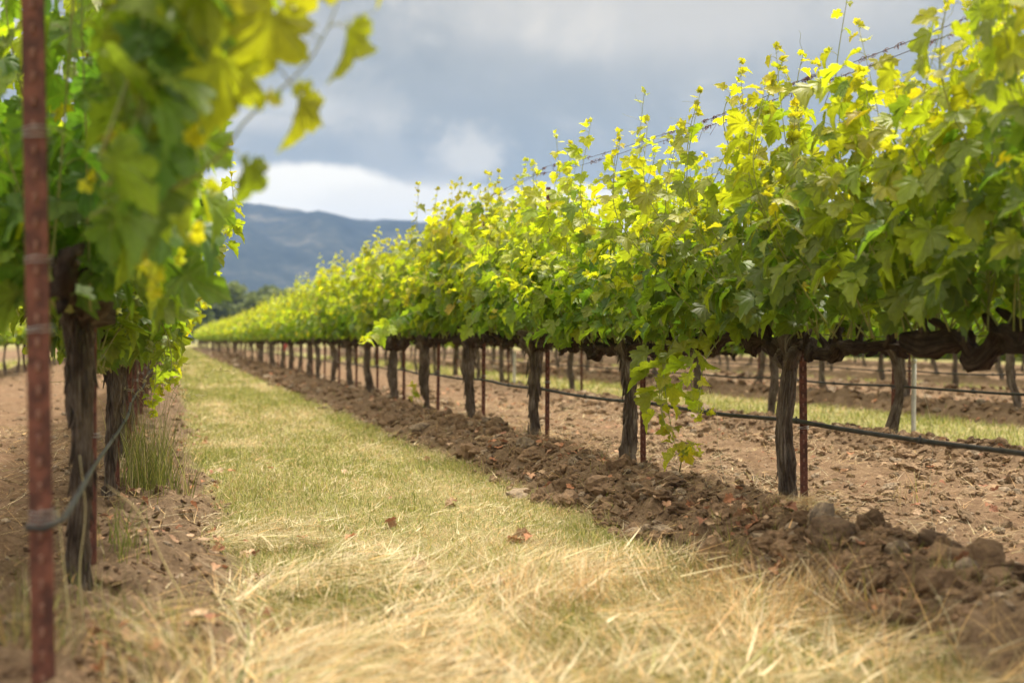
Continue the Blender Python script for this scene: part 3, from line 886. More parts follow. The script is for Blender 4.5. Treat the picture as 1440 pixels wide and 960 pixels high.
# upright shoots above the top wires
rs = np.random.default_rng(31)
for Yq, Xq, zt in [(4.9, 2.75, 2.38), (5.35, 2.8, 2.22), (6.1, 2.82, 2.30), (6.6, 2.78, 2.18), (7.3, 2.8, 2.40), (8.0, 2.86, 2.25), (8.6, 2.8, 2.28), (9.2, 2.84, 2.42), (10.2, 2.82, 2.38), (11.2, 2.8, 2.40)]:
    extra_shoot(vine_at(2.86, Yq), [(Xq, Yq, 1.3), (Xq + rs.normal(0, .03), Yq, 1.7), (Xq + rs.normal(0, .04), Yq + .02, 2.05), (Xq + rs.normal(0, .05), Yq + rs.normal(0, .05), zt)], int(Yq * 10), leaf_max=.10, hang=-.2, step=.085)

# ------------------------------------------------------------------ T-posts
def post_acc(h, lod=0, wd=.036):
    a = Acc()
    def box(x0, x1, y0, y1, z0, z1, A=a):
        V = [(x, y, z) for z in (z0, z1) for y in (y0, y1) for x in (x0, x1)]
        F = [(0, 2, 3), (0, 3, 1), (4, 5, 7), (4, 7, 6), (0, 1, 5), (0, 5, 4), (2, 6, 7), (2, 7, 3), (0, 4, 6), (0, 6, 2), (1, 3, 7), (1, 7, 5)]
        A.add(V, F)
    box(-wd / 2, wd / 2, -.003, .003, -.3, h)
    box(-.003, .003, .003, .034, -.3, h - .004)
    nb = a.n; nbf = sum(len(f) for f in a.F)
    if lod == 0:
        z = .06
        while z < h - .03:
            V = [(-.0045, -.002, z - .012), (.0045, -.002, z - .012), (.0045, -.002, z + .012), (-.0045, -.002, z + .012), (-.0035, -.0085, z - .006), (.0035, -.0085, z - .006), (.0035, -.0085, z + .008), (-.0035, -.0085, z + .008)]
            F = [(4, 5, 6), (4, 6, 7), (0, 1, 5), (0, 5, 4), (1, 2, 6), (1, 6, 5), (2, 3, 7), (2, 7, 6), (3, 0, 4), (3, 4, 7)]
            a.add(V, F); z += .052
    me = a.mesh('post_shaft', M_RUST, False, False)
    me.materials.append(M_STUD); nf_ = len(me.polygons)
    me.polygons.foreach_set('material_index', (np.arange(nf_) >= nbf).astype(np.int32))
    return me
def ring(z, rx=.026, ry=.022, n=15, w=.0022, turns=2, seed=0):
    r = np.random.default_rng(seed); t = np.linspace(0, 2 * math.pi * turns, n * turns)
    a = Acc(); a.tube(np.column_stack([rx * np.cos(t), .012 + ry * np.sin(t), z + t * .0016 + r.normal(0, .0012, len(t))]), w, 5)
    return a
PA, PB = post_acc(1.98, 0), post_acc(1.98, 1)
TIE = ring(.44, seed=3).mesh('wire_tie', M_GALV, tint=False)
posts = []
gname = {2.86: 'rusty steel posts along the main row', -0.28: 'rusty steel posts along the near post row', 6.0: 'rusty steel posts of the second row back', 9.14: 'rusty steel posts of the third row back'}
first = {}
for D, X, Y, k in vines:
    if X not in gname or (X in (6.0, 9.14) and (D > 45 or k % 2 == 0)) or D > 70: continue
    if X == -0.28 and D > 26: continue
    if X == 2.86 and k == 0: continue
    lod = 'a' if D < 20 else 'b'
    if lod not in first:
        o = link('steel_post', PA if lod == 'a' else PB)
        if lod == 'a': link('wire_tie', TIE, o)
        first[lod] = o
    else: o = copy_tree(first[lod])
    oy = .10 if X == 2.86 else (.20 if X == -0.28 else .14)
    ox = .11 if X == 2.86 else .10
    if X == -0.28: ox = .03
    o.location = (X + ox, Y + oy, float(zones(np.array(X + .1), np.array(Y))[0]))
    h = float(np.interp(Y, [5, 7.6, 9.8, 12, 16, 30], [.84, .88, 1.03, 1.0, .96, .92])) if X == 2.86 else 1.0
    o.scale = (1, 1, h); o.rotation_euler = (rv.normal(0, .006), rv.normal(0, .012), PSI * -1 + rv.normal(0, .1))
    if X == 2.86 and k <= 4: lab = ['', 'tall red brown post next to the slim grey trunk, nearest in the main row', 'thin rusty post touching the shaggy dark trunk', 'rusty post against the mottled third trunk', 'rusty post beside the pale grey fourth trunk'][k]
    elif D < 32: lab = 'rusty post at the ' + ORD[k - (1 if X == 2.86 else 0)] + ' vine of the ' + ROWNAME[X]
    else: lab = 'tiny rusty post among far trunks of the ' + ROWNAME[X]
    tag(o, lab, 'steel post', gname[X]); posts.append(o)

# the near post
np_ = link('steel_post', post_acc(2.3, 0, .050))
for k, z in enumerate((.50, .91, 1.06, 1.33)): link('wire_tie', ring(z, .030, .026, turns=3 if z > 1.1 or z < .6 else 2, w=.0017, seed=k).mesh('wire_tie', M_GALV, tint=False), np_)
np_.location = (-0.255, 2.93, .0); np_.rotation_euler = (0, R(-.9), -PSI)
tag(np_, 'large blurred rusty studded post in front, wrapped with wire ties', 'steel post', gname[-0.28])

# white stakes
def stake(X, Y, h, r_, label):
    a = Acc(); t = np.linspace(0, 1, 5)
    a.tube(np.column_stack([t * .01, t * 0, -.15 + t * (h + .15)]), r_, 12)
    o = link('white_stake', a.mesh('white_stake', M_WHITE, tint=False)); o.location = (X, Y, float(gz(X, Y)))
    c_ = Acc(); c_.tube([(0.01, 0, h - .02), (.01, 0, h + .012)], r_ * 1.18, 12); link('cap', c_.mesh('stake_cap', M_WHITE, tint=False), o)
    tag(o, label, 'stake', 'white stakes beside young trunks')
stake(6.15, 9.66, .68, .019, 'white stake beside a dark trunk in the row behind the main one')
stake(6.02, 22.2, .66, .024, 'small far white stake glimpsed through the gap between two main trunks')

# ------------------------------------------------------------------ hoses and wires
def hose(X, y0, y1, z0, label, sag=.014, r_=.0105, dx=.09, first_pts=None):
    r = np.random.default_rng(int(abs(X) * 10)); Y = np.arange(y0, y1, .18 if y0 < 20 else .5)
    s0 = start[X] + .1
    ph = ((Y - s0) / SP) % 1
    z = z0 - sag * np.sin(ph * math.pi) + .02 * (noise3(Y * .35, 0 * Y, 0 * Y + X) - .5) + .008 * (noise3(Y * 1.7, 0 * Y + 4, 0 * Y) - .5)
    P = np.column_stack([X + dx + .015 * np.sin(Y * 1.1), Y, z])
    if first_pts is not None: P = np.vstack([first_pts, P])
    a = Acc(); a.tube(P, r_, 10)
    o = link('drip_hose', a.mesh('drip_hose', M_HOSE, tint=False))
    e = Acc(); e.tube(np.array([[0, -.022, 0], [0, .022, 0]]), r_ * 1.32, 10); e.V[0][-1] *= 1
    e.tube(np.array([[0, 0, 0], [0, 0, .022]]), r_ * .5, 6)
    em = e.mesh('emitter', M_HOSE, tint=False)
    for k in range(int((min(y1, 22) - y0) / 1.08)):
        yy_ = y0 + .4 + k * 1.08
        c_ = link('emitter', em, o); c_.location = [float(np.interp(yy_, Y, P[-len(Y):, c])) for c in range(3)]
    tag(o, label, 'drip hose', 'black drip hoses strung along the rows')
hose(2.86, 2.0, 90, .50, 'black drip hose strung along the main row at knee height')
hose(6.00, 4.0, 60, .50, 'black drip hose along the row with the white stakes')
hose(9.14, 6.0, 50, .50, 'thin drip hose low on the third row back')
hose(-0.28, 5.4, 40, .47, 'dark drip hose sagging from the near rusty post', dx=.05, r_=.0075, first_pts=np.array([(-.29, 2.90, .50), (-.255, 2.88, .498), (-.22, 2.98, .505), (-.215, 3.5, .51), (-.23, 4.3, .49)]))

def top_wire(X, dx, label, z_of, y1, seed, rad=.0016, tend=0, grp='top trellis wires'):
    r = np.random.default_rng(seed)
    Y = np.arange(2.0, y1, .12)
    ph = ((Y - start[2.86] - .1) / SP) % 1
    z = z_of(Y) - .02 * np.sin(ph * math.pi) + .006 * (noise3(Y * 2, 0 * Y, 0 * Y + seed) - .5)
    P = np.column_stack([X + dx + .01 * np.sin(Y * .9 + seed), Y, z])
    a = Acc(); a.tube(P, rad, 5)
    o = link('trellis_wire', a.mesh('trellis_wire', M_WIRE, tint=False))
    if tend:
        for k in range(tend):
            t_ = Acc()
            yy_ = 4 + (16 - 4) * r.random() ** 1.2
            if k % 3 == 0: yy_ = r.choice([5.6, 7.2, 8.3, 9.9, 6.7]) + r.normal(0, .12)
            q = np.array([np.interp(yy_, Y, P[:, c]) for c in range(3)])
            m_ = 14; t = np.linspace(0, 1, m_); tn = r.integers(1, 4)
            c_ = q + np.column_stack([.008 * np.cos(t * 6.28 * tn) + r.normal(0, .002, m_), (t - .5) * r.uniform(.02, .09), .008 * np.sin(t * 6.28 * tn) + r.normal(0, .003, m_) - .012 * r.random() * t])
            t_.tube(c_, .0016, 3)
            if r.random() < .2:
                t_.tube(np.array([q, q + [r.normal(0, .01), r.normal(0, .02), -.04], q + [r.normal(0, .02), r.normal(0, .03), -.10]]), .0014, 3)
            link('dried_tendril', t_.mesh('dried_tendril', M_TEND, tint=False), o)
    tag(o, label, 'trellis wire', grp)
zt = lambda Y: np.interp(Y, [2, 5.5, 7.67, 9.83, 12, 16, 30], [2.12, 2.125, 2.16, 2.27, 2.25, 2.18, 2.13])
top_wire(2.86, .10, 'upper of two thin wires with dried tendrils above the main row', lambda Y: zt(Y) + .02, 60, 1, tend=70)
top_wire(2.86, .02, 'lower of two thin wires with dried tendrils above the main row', lambda Y: zt(Y) - .045, 60, 2, tend=44)
top_wire(2.86, .04, 'cordon wire tied along the woody arms of the main row', lambda Y: 0 * Y + .93, 60, 4, rad=.0018)
# cross ties hooked between the two wires
# pink ribbon far off
bm_ = Acc(); bm_.tube([(0, 0, 0), (.01, 0, .05), (0, 0, .10)], [.03, .045, .03], 8)
o = link('marker_ribbon', bm_.mesh('marker_ribbon', M_PINK, tint=False)); o.location = (2.76, 31.3, .70)
tl = Acc(); tl.tube([(0, 0, .03), (-.03, 0, -.04), (-.02, 0, -.10)], [.016, .012, .006], 5); link('ribbon_tail', tl.mesh('ribbon_tail', M_PINK, tint=False), o)
tag(o, 'tiny pink marker ribbon tied to a trunk far down the main row', 'ribbon')

# ------------------------------------------------------------------ clods
def clod_template(seed, sub=2):
    bm = bmesh.new(); bmesh.ops.create_icosphere(bm, subdivisions=sub, radius=1)
    V = np.array([v.co[:] for v in bm.verts]); F = np.array([[v.index for v in f.verts] for f in bm.faces]); bm.free()
    n_ = noise3(V[:, 0] * 1.3 + seed * 9, V[:, 1] * 1.3, V[:, 2] * 1.3) - .5
    n2_ = noise3(V[:, 0] * 3.2 + seed * 5, V[:, 1] * 3.2, V[:, 2] * 3.2 + 4) - .5
    n3_ = noise3(V[:, 0] * 7 + seed * 5, V[:, 1] * 7, V[:, 2] * 7 + 4) - .5
    V = V * (1 + .75 * n_ + .42 * n2_ + .25 * n3_)[:, None]
    return V * np.array([1, .85, .62]), F
CT = [clod_template(k) for k in range(10)]
CTM = [clod_template(k + 20, 3) for k in range(8)]
CT3 = [clod_template(k + 50, 4) for k in range(4)]
def rotm(r):
    q = r.normal(0, 1, 4); q /= np.linalg.norm(q); a_, b_, c_, d_ = q
    return np.array([[1 - 2 * (c_ * c_ + d_ * d_), 2 * (b_ * c_ - a_ * d_), 2 * (b_ * d_ + a_ * c_)], [2 * (b_ * c_ + a_ * d_), 1 - 2 * (b_ * b_ + d_ * d_), 2 * (c_ * d_ - a_ * b_)], [2 * (b_ * d_ - a_ * c_), 2 * (c_ * d_ + a_ * b_), 1 - 2 * (b_ * b_ + c_ * c_)]])
rc = np.random.default_rng(5)
def scatter_clods(n, x0, x1, y0, y1, smin, smax, acc, power=2.2, dark=1.0):
    X = rc.uniform(x0, x1, n); Y = y0 * (y1 / y0) ** rc.random(n)
    _, tu, ti = zones(X, Y)
    ok = rc.random(n) < (1 - tu) * (1 - .70 * ti)
    X, Y, ti = X[ok], Y[ok], ti[ok]; Z = gz(X, Y)
    for x, y, z, t_ in zip(X, Y, Z, ti):
        s = (smin + (smax - smin) * rc.random() ** power) * (1 + max(0, y - 9) * .05)
        V, F = CT[rc.integers(10)] if s < .028 or y > 11 else CTM[rc.integers(8)]
        W = ((V * rc.uniform(.55, 1.3, 3)) @ rotm(rc).T) * s * np.array([1, 1, .8]) + [x, y, z + s * .02]
        base = np.array([.180, .118, .074]) * (1 - t_) + np.array([.25, .175, .112]) * t_
        if rc.random() < .12: base = np.array([.26, .20, .145])
        acc.add(W, F, [*(base * rc.uniform(.7, 1.25) * dark), 1])
cl = Acc()
scatter_clods(13000, 1.85, 3.6, 3.2, 14, .005, .034, cl, 2.6)
scatter_clods(700, 1.95, 2.9, 3.4, 14, .03, .085, cl, 2.2)
scatter_clods(2600, 1.85, 3.4, 14, 70, .012, .06, cl)
scatter_clods(8000, 3.2, 6.9, 5, 22, .007, .05, cl, 3)
scatter_clods(3600, 4.4, 6.2, 6.0, 16, .012, .07, cl, 2.6)
scatter_clods(6000, 8.0, 12.4, 9, 40, .012, .07, cl, 2.4)
scatter_clods(5000, -1.4, .35, 3.0, 14, .005, .030, cl, 2.6)
scatter_clods(1200, -3.6, -.6, 6, 40, .01, .05, cl)
o = link('soil_clods', cl.mesh('soil_clods', M_CLOD, smooth=False))
tag(o, 'loose brown clods of turned earth banked along the vine rows', 'soil clods', kind='stuff')
# single big clods of the near bank
for (X, Y, s, lab) in [(2.54, 4.72, .055, 'largest earth clod, standing in the pad of straw below the slim grey trunk'), (2.42, 6.15, .06, 'big smooth clod on the bank crest right of the shaggy trunk'),
                       (2.36, 4.25, .09, 'broad flat clod below the straw topped clod, edge of the turf'), (2.98, 3.62, .08, 'dark clod at the frame edge under the nearest vine'), (2.62, 3.95, .07, 'dark lump of earth in the shade beside dry grass stalks')]:
    V, F = CT3[rc.integers(4)]; V = V @ rotm(rc).T
    c_ = Acc(); c_.add(V * s * np.array([1, 1, .85]), F, [.135, .092, .062, 1])
    o = link('earth_clod', c_.mesh('earth_clod', M_CLOD, smooth=True)); o.location = (X, Y, float(gz(X, Y)) + s * .45)
    tag(o, lab, 'earth clod', 'big clods on the near bank')

# ------------------------------------------------------------------ grass
def blades(n_, X, Y, Z, h, wd, bend, lean, az_, col, segs=3):
    """curved tapering blades; arrays of length n_"""
    n_ = len(X); t = np.linspace(0, 1, segs + 1)
    dx, dy = np.cos(az_), np.sin(az_)
    th = lean[:, None] + bend[:, None] * t[None] ** 1.0          # angle from vertical
    ds = h[:, None] / segs
    hx = np.concatenate([np.zeros((n_, 1)), np.cumsum(np.sin(th[:, :-1]) * ds, 1)], 1)
    hz_ = np.concatenate([np.zeros((n_, 1)), np.cumsum(np.cos(th[:, :-1]) * ds, 1)], 1)
    cx = X[:, None] + dx[:, None] * hx; cy = Y[:, None] + dy[:, None] * hx; cz = Z[:, None] + hz_
    wv = wd[:, None] * (1 - t[None] ** 1.6 * .9) / 2
    tw = rg.uniform(-.9, .9, n_)
    sx, sy = -np.sin(az_ + tw), np.cos(az_ + tw)
    A = np.stack([cx - sx[:, None] * wv, cy - sy[:, None] * wv, cz], -1); B = np.stack([cx + sx[:, None] * wv, cy + sy[:, None] * wv, cz + wv * .4], -1)
    V = np.stack([A, B], 2).reshape(n_, -1, 3); m_ = 2 * (segs + 1)
    F = []
    for k in range(segs): F += [(2 * k, 2 * k + 1, 2 * k + 3), (2 * k, 2 * k + 3, 2 * k + 2)]
    F = (np.array(F)[None] + (np.arange(n_) * m_)[:, None, None]).reshape(-1, 3)
    C = np.concatenate([np.repeat(col[:, None], m_, 1), np.ones((n_, m_, 1))], -1).reshape(-1, 4)
    return V.reshape(-1, 3), F, C
rg = np.random.default_rng(12)
GREEN = np.array([.19, .23, .04]); LIME = np.array([.41, .41, .095]); TAN = np.array([.48, .36, .175]); PALE = np.array([.74, .63, .40]); GOLD = np.array([.68, .44, .19])
def palette(n_, wts):
    k = rg.choice(5, n_, p=np.array(wts) / sum(wts)); c_ = np.array([GREEN, LIME, TAN, PALE, GOLD])[k]
    return c_ * rg.uniform(.55, 1.2, (n_, 1)) * rg.uniform(.95, 1.05, (n_, 3))
def dryness(X, Y):
    """share of dead blades: high close to the camera, patchy farther off"""
    base = np.interp(Y, [2, 3.4, 4.6, 6.5, 10, 30], [.90, .78, .52, .42, .36, .40])
    base = base + .28 * np.exp(-((np.abs(X - 1.13) - .48) / .15) ** 2)
    return np.clip(base + (fbm(X * 1.6, Y * .9, 61, 3) - .5) * 1.7, .05, 1)
ga = Acc()
def turf(n_, xa, xb, y0, y1, hs=1.0, ws=1.0):
    X = rg.uniform(xa, xb, n_); Y = y0 * (y1 / y0) ** rg.random(n_)
    cl_ = fbm(X * 7, Y * 7, 71, 2)
    _, tu, _t = zones(X, Y)
    ok = (rg.random(n_) < tu ** 1.5 + .01) & (rg.random(n_) < .35 + cl_ * 1.0); X, Y, cl_ = X[ok], Y[ok], cl_[ok]; n_ = len(X)
    dry = rg.random(n_) < dryness(X, Y)
    col = np.where(dry[:, None], palette(n_, [0, .5, 3, 3, 2]), palette(n_, [4, 5, .6, .2, 0]))
    tall_ = 1 + 1.0 * np.clip(fbm(X * 2.2, Y * 2.2, 81, 2) - .55, 0, 1) * 3
    h = rg.uniform(.018, .055, n_) * hs * tall_ * (1 + Y * .012)
    wd = rg.uniform(.0016, .0036, n_) * ws * np.maximum(1, Y / 6.5)
    lean = np.where(dry, rg.uniform(.7, 1.5, n_), rg.uniform(.1, 1.15, n_))
    V, F, C = blades(n_, X, Y, gz(X, Y) - .004, h, wd, rg.uniform(0, 1.0, n_), lean, rg.uniform(0, 6.28, n_), col)
    ga.add(V, F, C)
turf(240000, .10, 2.30, 2.9, 24)
turf(50000, .10, 2.30, 24, 125, 1.3, 1.25)
turf(42000, 6.2, 8.8, 7, 60, 1.6, 1.6)
turf(8000, 12.6, 15.2, 15, 60, 1.6, 1.8)
turf(9000, -6.2, -4.2, 9, 80, 1.6, 1.8)
o = link('turf_grass', ga.mesh('turf_grass', M_GRASS)); tag(o, 'short mown green and yellow grass carpeting the alley', 'grass', kind='stuff')

# cut straw lying loose
sa = Acc()
def straw(n_, xa, xb, ya, yb, l0, l1, wts, lift=.02, wd0=.0018, wd1=.004, dens=None, logy=False):
    X = rg.uniform(xa, xb, n_); Y = ya * (yb / ya) ** rg.random(n_) if logy else rg.uniform(ya, yb, n_)
    ok = ~((X < -.06) & (Y < 3.1))
    if dens is not None: ok &= rg.random(n_) < dens(X, Y)
    X, Y = X[ok], Y[ok]; n_ = len(X)
    L = l0 + (l1 - l0) * rg.random(n_) ** 1.8; az_ = fbm(X * 1.9, Y * 1.9, 15, 2) * 16 + rg.normal(0, .75, n_)
    V, F, C = blades(n_, X, Y, gz(X, Y) + rg.uniform(.004, lift, n_), L, rg.uniform(wd0, wd1, n_) * (1 + 1.6 * (rg.random(n_) < .06)) * np.maximum(1, Y / 8), rg.uniform(-.25, .45, n_), rg.uniform(1.15, 1.55, n_), az_, palette(n_, wts), 4)
    sa.add(V, F, C)
tdens = lambda X, Y: np.clip(zones(X, Y)[1], 0, 1)
straw(10000, .15, 2.2, 2.5, 4.9, .05, .30, [0, .2, 3, 5, 3], .06, wd0=.0012, wd1=.004, dens=tdens)
straw(6000, .12, .9, 3.2, 6.2, .05, .18, [.2, .3, 2, 6, 1], .05, dens=lambda X, Y: tdens(X, Y) * (fbm(X * 2.5, Y * 2.5, 91, 2) > .45))
straw(7000, .2, 2.1, 5.4, 18, .04, .13, [.3, .6, 2.5, 4, 1.5], .03, dens=tdens, logy=True)
straw(5200, 1.9, 3.3, 3.4, 12, .03, .16, [0, .1, 3, 1.5, 3], .05, wd0=.001, wd1=.003)
straw(9000, 2.9, 6.2, 4.5, 16, .03, .15, [0, .1, 3, 2.5, 2], .03, wd0=.001, wd1=.0032)
straw(3200, -1.6, .25, 3.0, 12, .04, .22, [.2, .2, 3, 2, 3], .05)
straw(1600, -.06, .40, 2.6, 3.6, .08, .35, [.6, .5, 3, 3, 3], .08)
o = link('cut_straw', sa.mesh('cut_straw', M_STRAW)); tag(o, 'loose pale cut straw strewn over turf and soil', 'straw', kind='stuff')

# standing dry grass close to the camera
da = Acc()
def tufts(acc, n_, xa, xb, ya, yb, per, h0, h1, wts, spread=.03, lean0=.05, lean1=.75, wd=(.0014, .003), cond=None):
    X = rg.uniform(xa, xb, n_); Y = rg.uniform(ya, yb, n_)
    clear = ~((X < -.08) & (Y < 3.15)); X, Y = X[clear], Y[clear]
    if cond is not None: k_ = cond(X, Y); X, Y = X[k_], Y[k_]
    X = np.repeat(X, per) + rg.normal(0, spread, len(X) * per); Y = np.repeat(Y, per) + rg.normal(0, spread, len(Y) * per); m_ = len(X)
    V, F, C = blades(m_, X, Y, gz(X, Y) - .005, rg.uniform(h0, h1, m_), rg.uniform(*wd, m_), rg.uniform(0, .9, m_), rg.uniform(lean0, lean1, m_), fbm(X * 1.9, Y * 1.9, 15, 2) * 16 + rg.normal(0, 1.0, m_), palette(m_, wts), 5)
    acc.add(V, F, C)
patch = lambda X, Y: fbm(X * 2.4, Y * 2.4, 55, 2) > .47
tufts(da, 260, .2, 2.25, 2.5, 4.0, 16, .05, .16, [.2, .5, 3, 3, 4], .07, .7, 1.5, (.0012, .0032))
tufts(da, 260, .9, 2.2, 2.6, 4.4, 14, .10, .28, [0, .3, 3, 2, 5], .07, .3, 1.3, (.0012, .0034), patch)
tufts(da, 80, 1.0, 2.1, 2.8, 4.3, 14, .12, .24, [0, .1, 2, 2, 5], .05, .05, .8, (.0012, .0034), patch)
tufts(da, 34, -.5, .3, 2.9, 3.5, 18, .06, .24, [2, 1.5, 2, 2, 1.5], .05, .05, .9)
o = link('dry_grass', da.mesh('dry_grass', M_STRAW)); tag(o, 'tangled golden dry grass out of focus along the near edge', 'dry grass', kind='stuff')
gb = Acc()
tufts(gb, 70, 1.7, 2.5, 3.2, 5.0, 14, .03, .13, [4, 4, 1, .2, 0], .03, .05, .7)
tufts(gb, 110, .3, 2.3, 2.9, 4.8, 14, .04, .15, [4, 4, 1, .2, 0], .05, .2, 1.0)
tufts(gb, 190, .3, 2.1, 4.4, 8.5, 10, .03, .10, [4, 4, .4, .2, 0], .035, .05, .8)
tufts(gb, 60, .3, .75, 4.0, 5.4, 8, .03, .13, [4, 3, .4, .2, 0], .03, .05, .6)
tufts(gb, 30, -.55, .1, 3.0, 4.4, 12, .05, .18, [5, 3, .6, .2, 0], .03, .05, .6)
tufts(gb, 60, 3.2, 6.6, 5.5, 14, 6, .02, .09, [3, 3, 2, 1, 0], .03, .05, .9)
tufts(gb, 30, 1.9, 2.6, 4.2, 7.5, 6, .02, .06, [4, 4, .5, .2, 0], .02, .05, .8)
o = link('green_grass_tufts', gb.mesh('green_grass_tufts', M_GRASS)); tag(o, 'small fresh green tufts poking through straw and soil', 'grass tufts', kind='stuff')

# the tall weed clump on the left bank, single stalks
def weed(name, X, Y, n_, h0, h1, wts, label, cat, spread=.07, seed_heads=True, leanmax=.35):
    a_ = Acc(); x = rg.normal(0, spread, n_); y = rg.normal(0, spread * 1.8, n_)
    z = gz(X + x, Y + y) - float(gz(X, Y))
    V, F, C = blades(n_, x, y, z - .01, rg.uniform(h0, h1, n_), rg.uniform(.0022, .0048, n_), rg.uniform(0, .8, n_), rg.uniform(0, leanmax, n_), rg.uniform(0, 6.28, n_), palette(n_, wts), 6)
    a_.add(V, F, C)
    o = link(name, a_.mesh(name, M_GRASS)); o.location = (X, Y, float(gz(X, Y)))
    if seed_heads:
        s_ = Acc()
        for k in range(14):
            b0 = np.array([rg.normal(0, spread), rg.normal(0, spread), 0]); hh = rg.uniform(h1 * .9, h1 * 1.3); dv = rg.normal(0, .16, 2)
            P = bezier([b0, b0 + [dv[0] * .3, dv[1] * .3, hh * .6], b0 + [dv[0], dv[1], hh], b0 + [dv[0] * 1.7, dv[1] * 1.7, hh * 1.02]], 12)
            s_.tube(P, .0012, 3, col=[.42, .40, .16, 1])
            for q in P[7:]:
                for _ in range(3):
                    e = q + rg.normal(0, .012, 3); s_.tube(np.array([q, (q + e) / 2, e]), [.001, .0025, .0008], 3, col=[.50, .45, .24, 1])
        link('seed_heads', s_.mesh('seed_heads', M_STRAW), o)
    tag(o, label, cat)
weed('tall_grass_clump', -.08, 7.0, 480, .18, .50, [6, 4, 1, .4, .2], 'tall green grass clump on the bank beside the near rusty post', 'grass clump', .085)
weed('weed_clump', -.16, 5.0, 60, .10, .26, [6, 5, .5, .2, 0], 'small leafy green weed low on the bank behind the near post', 'weed', .04, False)
weed('grass_clump', -.42, 3.35, 90, .06, .22, [5, 2, 2, 1, .5], 'low green and dry grass at the very foot of the near post', 'grass clump', .09, False)
weed('weed_clump', .52, 4.35, 40, .06, .17, [6, 3, .5, .2, 0], 'sparse green grass tuft at the soil edge of the turf', 'weed', .05, False)
weed('weed_clump', 2.52, 7.0, 30, .04, .09, [5, 6, .5, 0, 0], 'tiny green weed on the clod bank left of the shaggy trunk', 'weed', .05, False, .9)
weed('weed_clump', 3.55, 5.6, 26, .10, .30, [0, .3, 3, 3, 1], 'dry pale stalks on the tilled soil behind the nearest trunk', 'weed', .05, False, .7)
for Yw, n_w, lab in [(9.9, 26, 'small green weed at the foot of the mottled third trunk'), (12.1, 22, 'few dry and green blades at the foot of the pale fourth trunk'), (7.75, 16, 'sparse blades at the foot of the shaggy trunk')]:
    weed('weed_clump', 2.84, Yw, n_w, .06, .20, [3, 3, 3, 1, 0], lab, 'weed', .06, False, .6)
def stalk(P, r_, col, label):
    P = np.array(P, float); o0 = P[0].copy(); a_ = Acc(); a_.tube(bezier(P - o0, 16), np.linspace(r_, r_ * .4, 16), 4, col=[*col, 1])
    o = link('dry_stalk', a_.mesh('dry_stalk', M_STRAW)); o.location = o0
    tag(o, label, 'stalk', 'single dry stalks')
def W(x, y, D):
    r_ = (x - 720) / 1800 * D
    return (r_ * CS + D * SN, D * CS - r_ * SN, CAMZ - (y - 477) / 1800 * D)
stalk([W(1313, 752, 5.2), W(1308, 680, 5.2), W(1312, 610, 5.2), W(1296, 540, 5.2)], .0013, (.62, .58, .45), 'thin pale upright stalk in front of the hose near the white stake')
stalk([W(1021, 680, 6.9), W(1010, 630, 6.9), W(1008, 580, 6.9), W(990, 520, 6.9)], .0014, (.62, .58, .42), 'thin pale stalk rising beside the hanging green shoot')
stalk([W(830, 712, 6.6), W(875, 716, 6.5), W(925, 723, 6.4), W(975, 738, 6.25)], .0035, (.72, .66, .48), 'long pale bent straw lying across the clod bank')
stalk([W(1340, 868, 3.9), W(1375, 845, 3.9), W(1405, 822, 3.9), W(1420, 815, 3.9)], .003, (.66, .54, .32), 'golden stalk slanting up out of the dry grass in the corner')
stalk([W(262, 850, 3.6), W(235, 800, 3.6), W(195, 720, 3.6), W(150, 682, 3.6)], .003, (.62, .52, .28), 'long bent straw arching over the soil beside the near post')
stalk([W(100, 900, 3.3), W(92, 820, 3.3), W(84, 740, 3.3), W(80, 700, 3.3)], .0028, (.58, .50, .28), 'pale straw leaning up against the near post')
stalk([W(118, 880, 3.5), W(112, 800, 3.5), W(120, 720, 3.5), W(112, 640, 3.5)], .003, (.55, .48, .28), 'dry stem standing just behind the near post')

# pad of straw at the foot of the largest clod
a_ = Acc(); n_ = 700
x = rg.normal(0, .09, n_); y = rg.normal(0, .08, n_); z = gz(2.60 + x, 4.85 + y) - float(gz(2.60, 4.85)) + .07 * np.exp(-(x * x + y * y) / .012)
V, F, C = blades(n_, x, y, z, rg.uniform(.05, .15, n_), rg.uniform(.0015, .003, n_), rg.uniform(0, .9, n_), rg.uniform(1.0, 1.6, n_), rg.uniform(0, 6.28, n_), palette(n_, [0, 0, 2, 5, 3]), 5)
a_.add(V, F, C); o = link('straw_pad', a_.mesh('straw_pad', M_STRAW)); o.location = (2.60, 4.85, float(gz(2.60, 4.85)))
tag(o, 'matted pad of pale straw at the foot of the slim grey trunk', 'straw')

# ------------------------------------------------------------------ fallen leaves
rl = np.random.default_rng(66)
DEADC = np.array([[.48, .22, .12], [.54, .32, .20], [.32, .15, .09], [.55, .38, .25]])
def dead(acc, X, Y, s, up=1.0, origin=(0, 0, 0)):
    n_ = len(X); az_ = rl.uniform(0, 6.28, n_)
    td = np.column_stack([np.cos(az_), np.sin(az_), rl.normal(0, .35, n_)]); nn = np.column_stack([rl.normal(0, .45, n_), rl.normal(0, .45, n_), np.ones(n_) * up])
    pos = np.column_stack([X, Y, gz(X, Y) + rl.uniform(.008, .035, n_)]) - np.array(origin)
    put_leaves(acc, pos, td, nn, s, DEADC[rl.integers(0, 4, n_)] * rl.uniform(.7, 1.2, (n_, 1)), 0, rl)
la = Acc()
X = np.concatenate([rl.uniform(2.05, 2.9, 420), rl.uniform(-.25, .35, 420), rl.uniform(3, 6.5, 380), rl.uniform(8.4, 10.5, 500), rl.uniform(.3, 2.0, 20)])
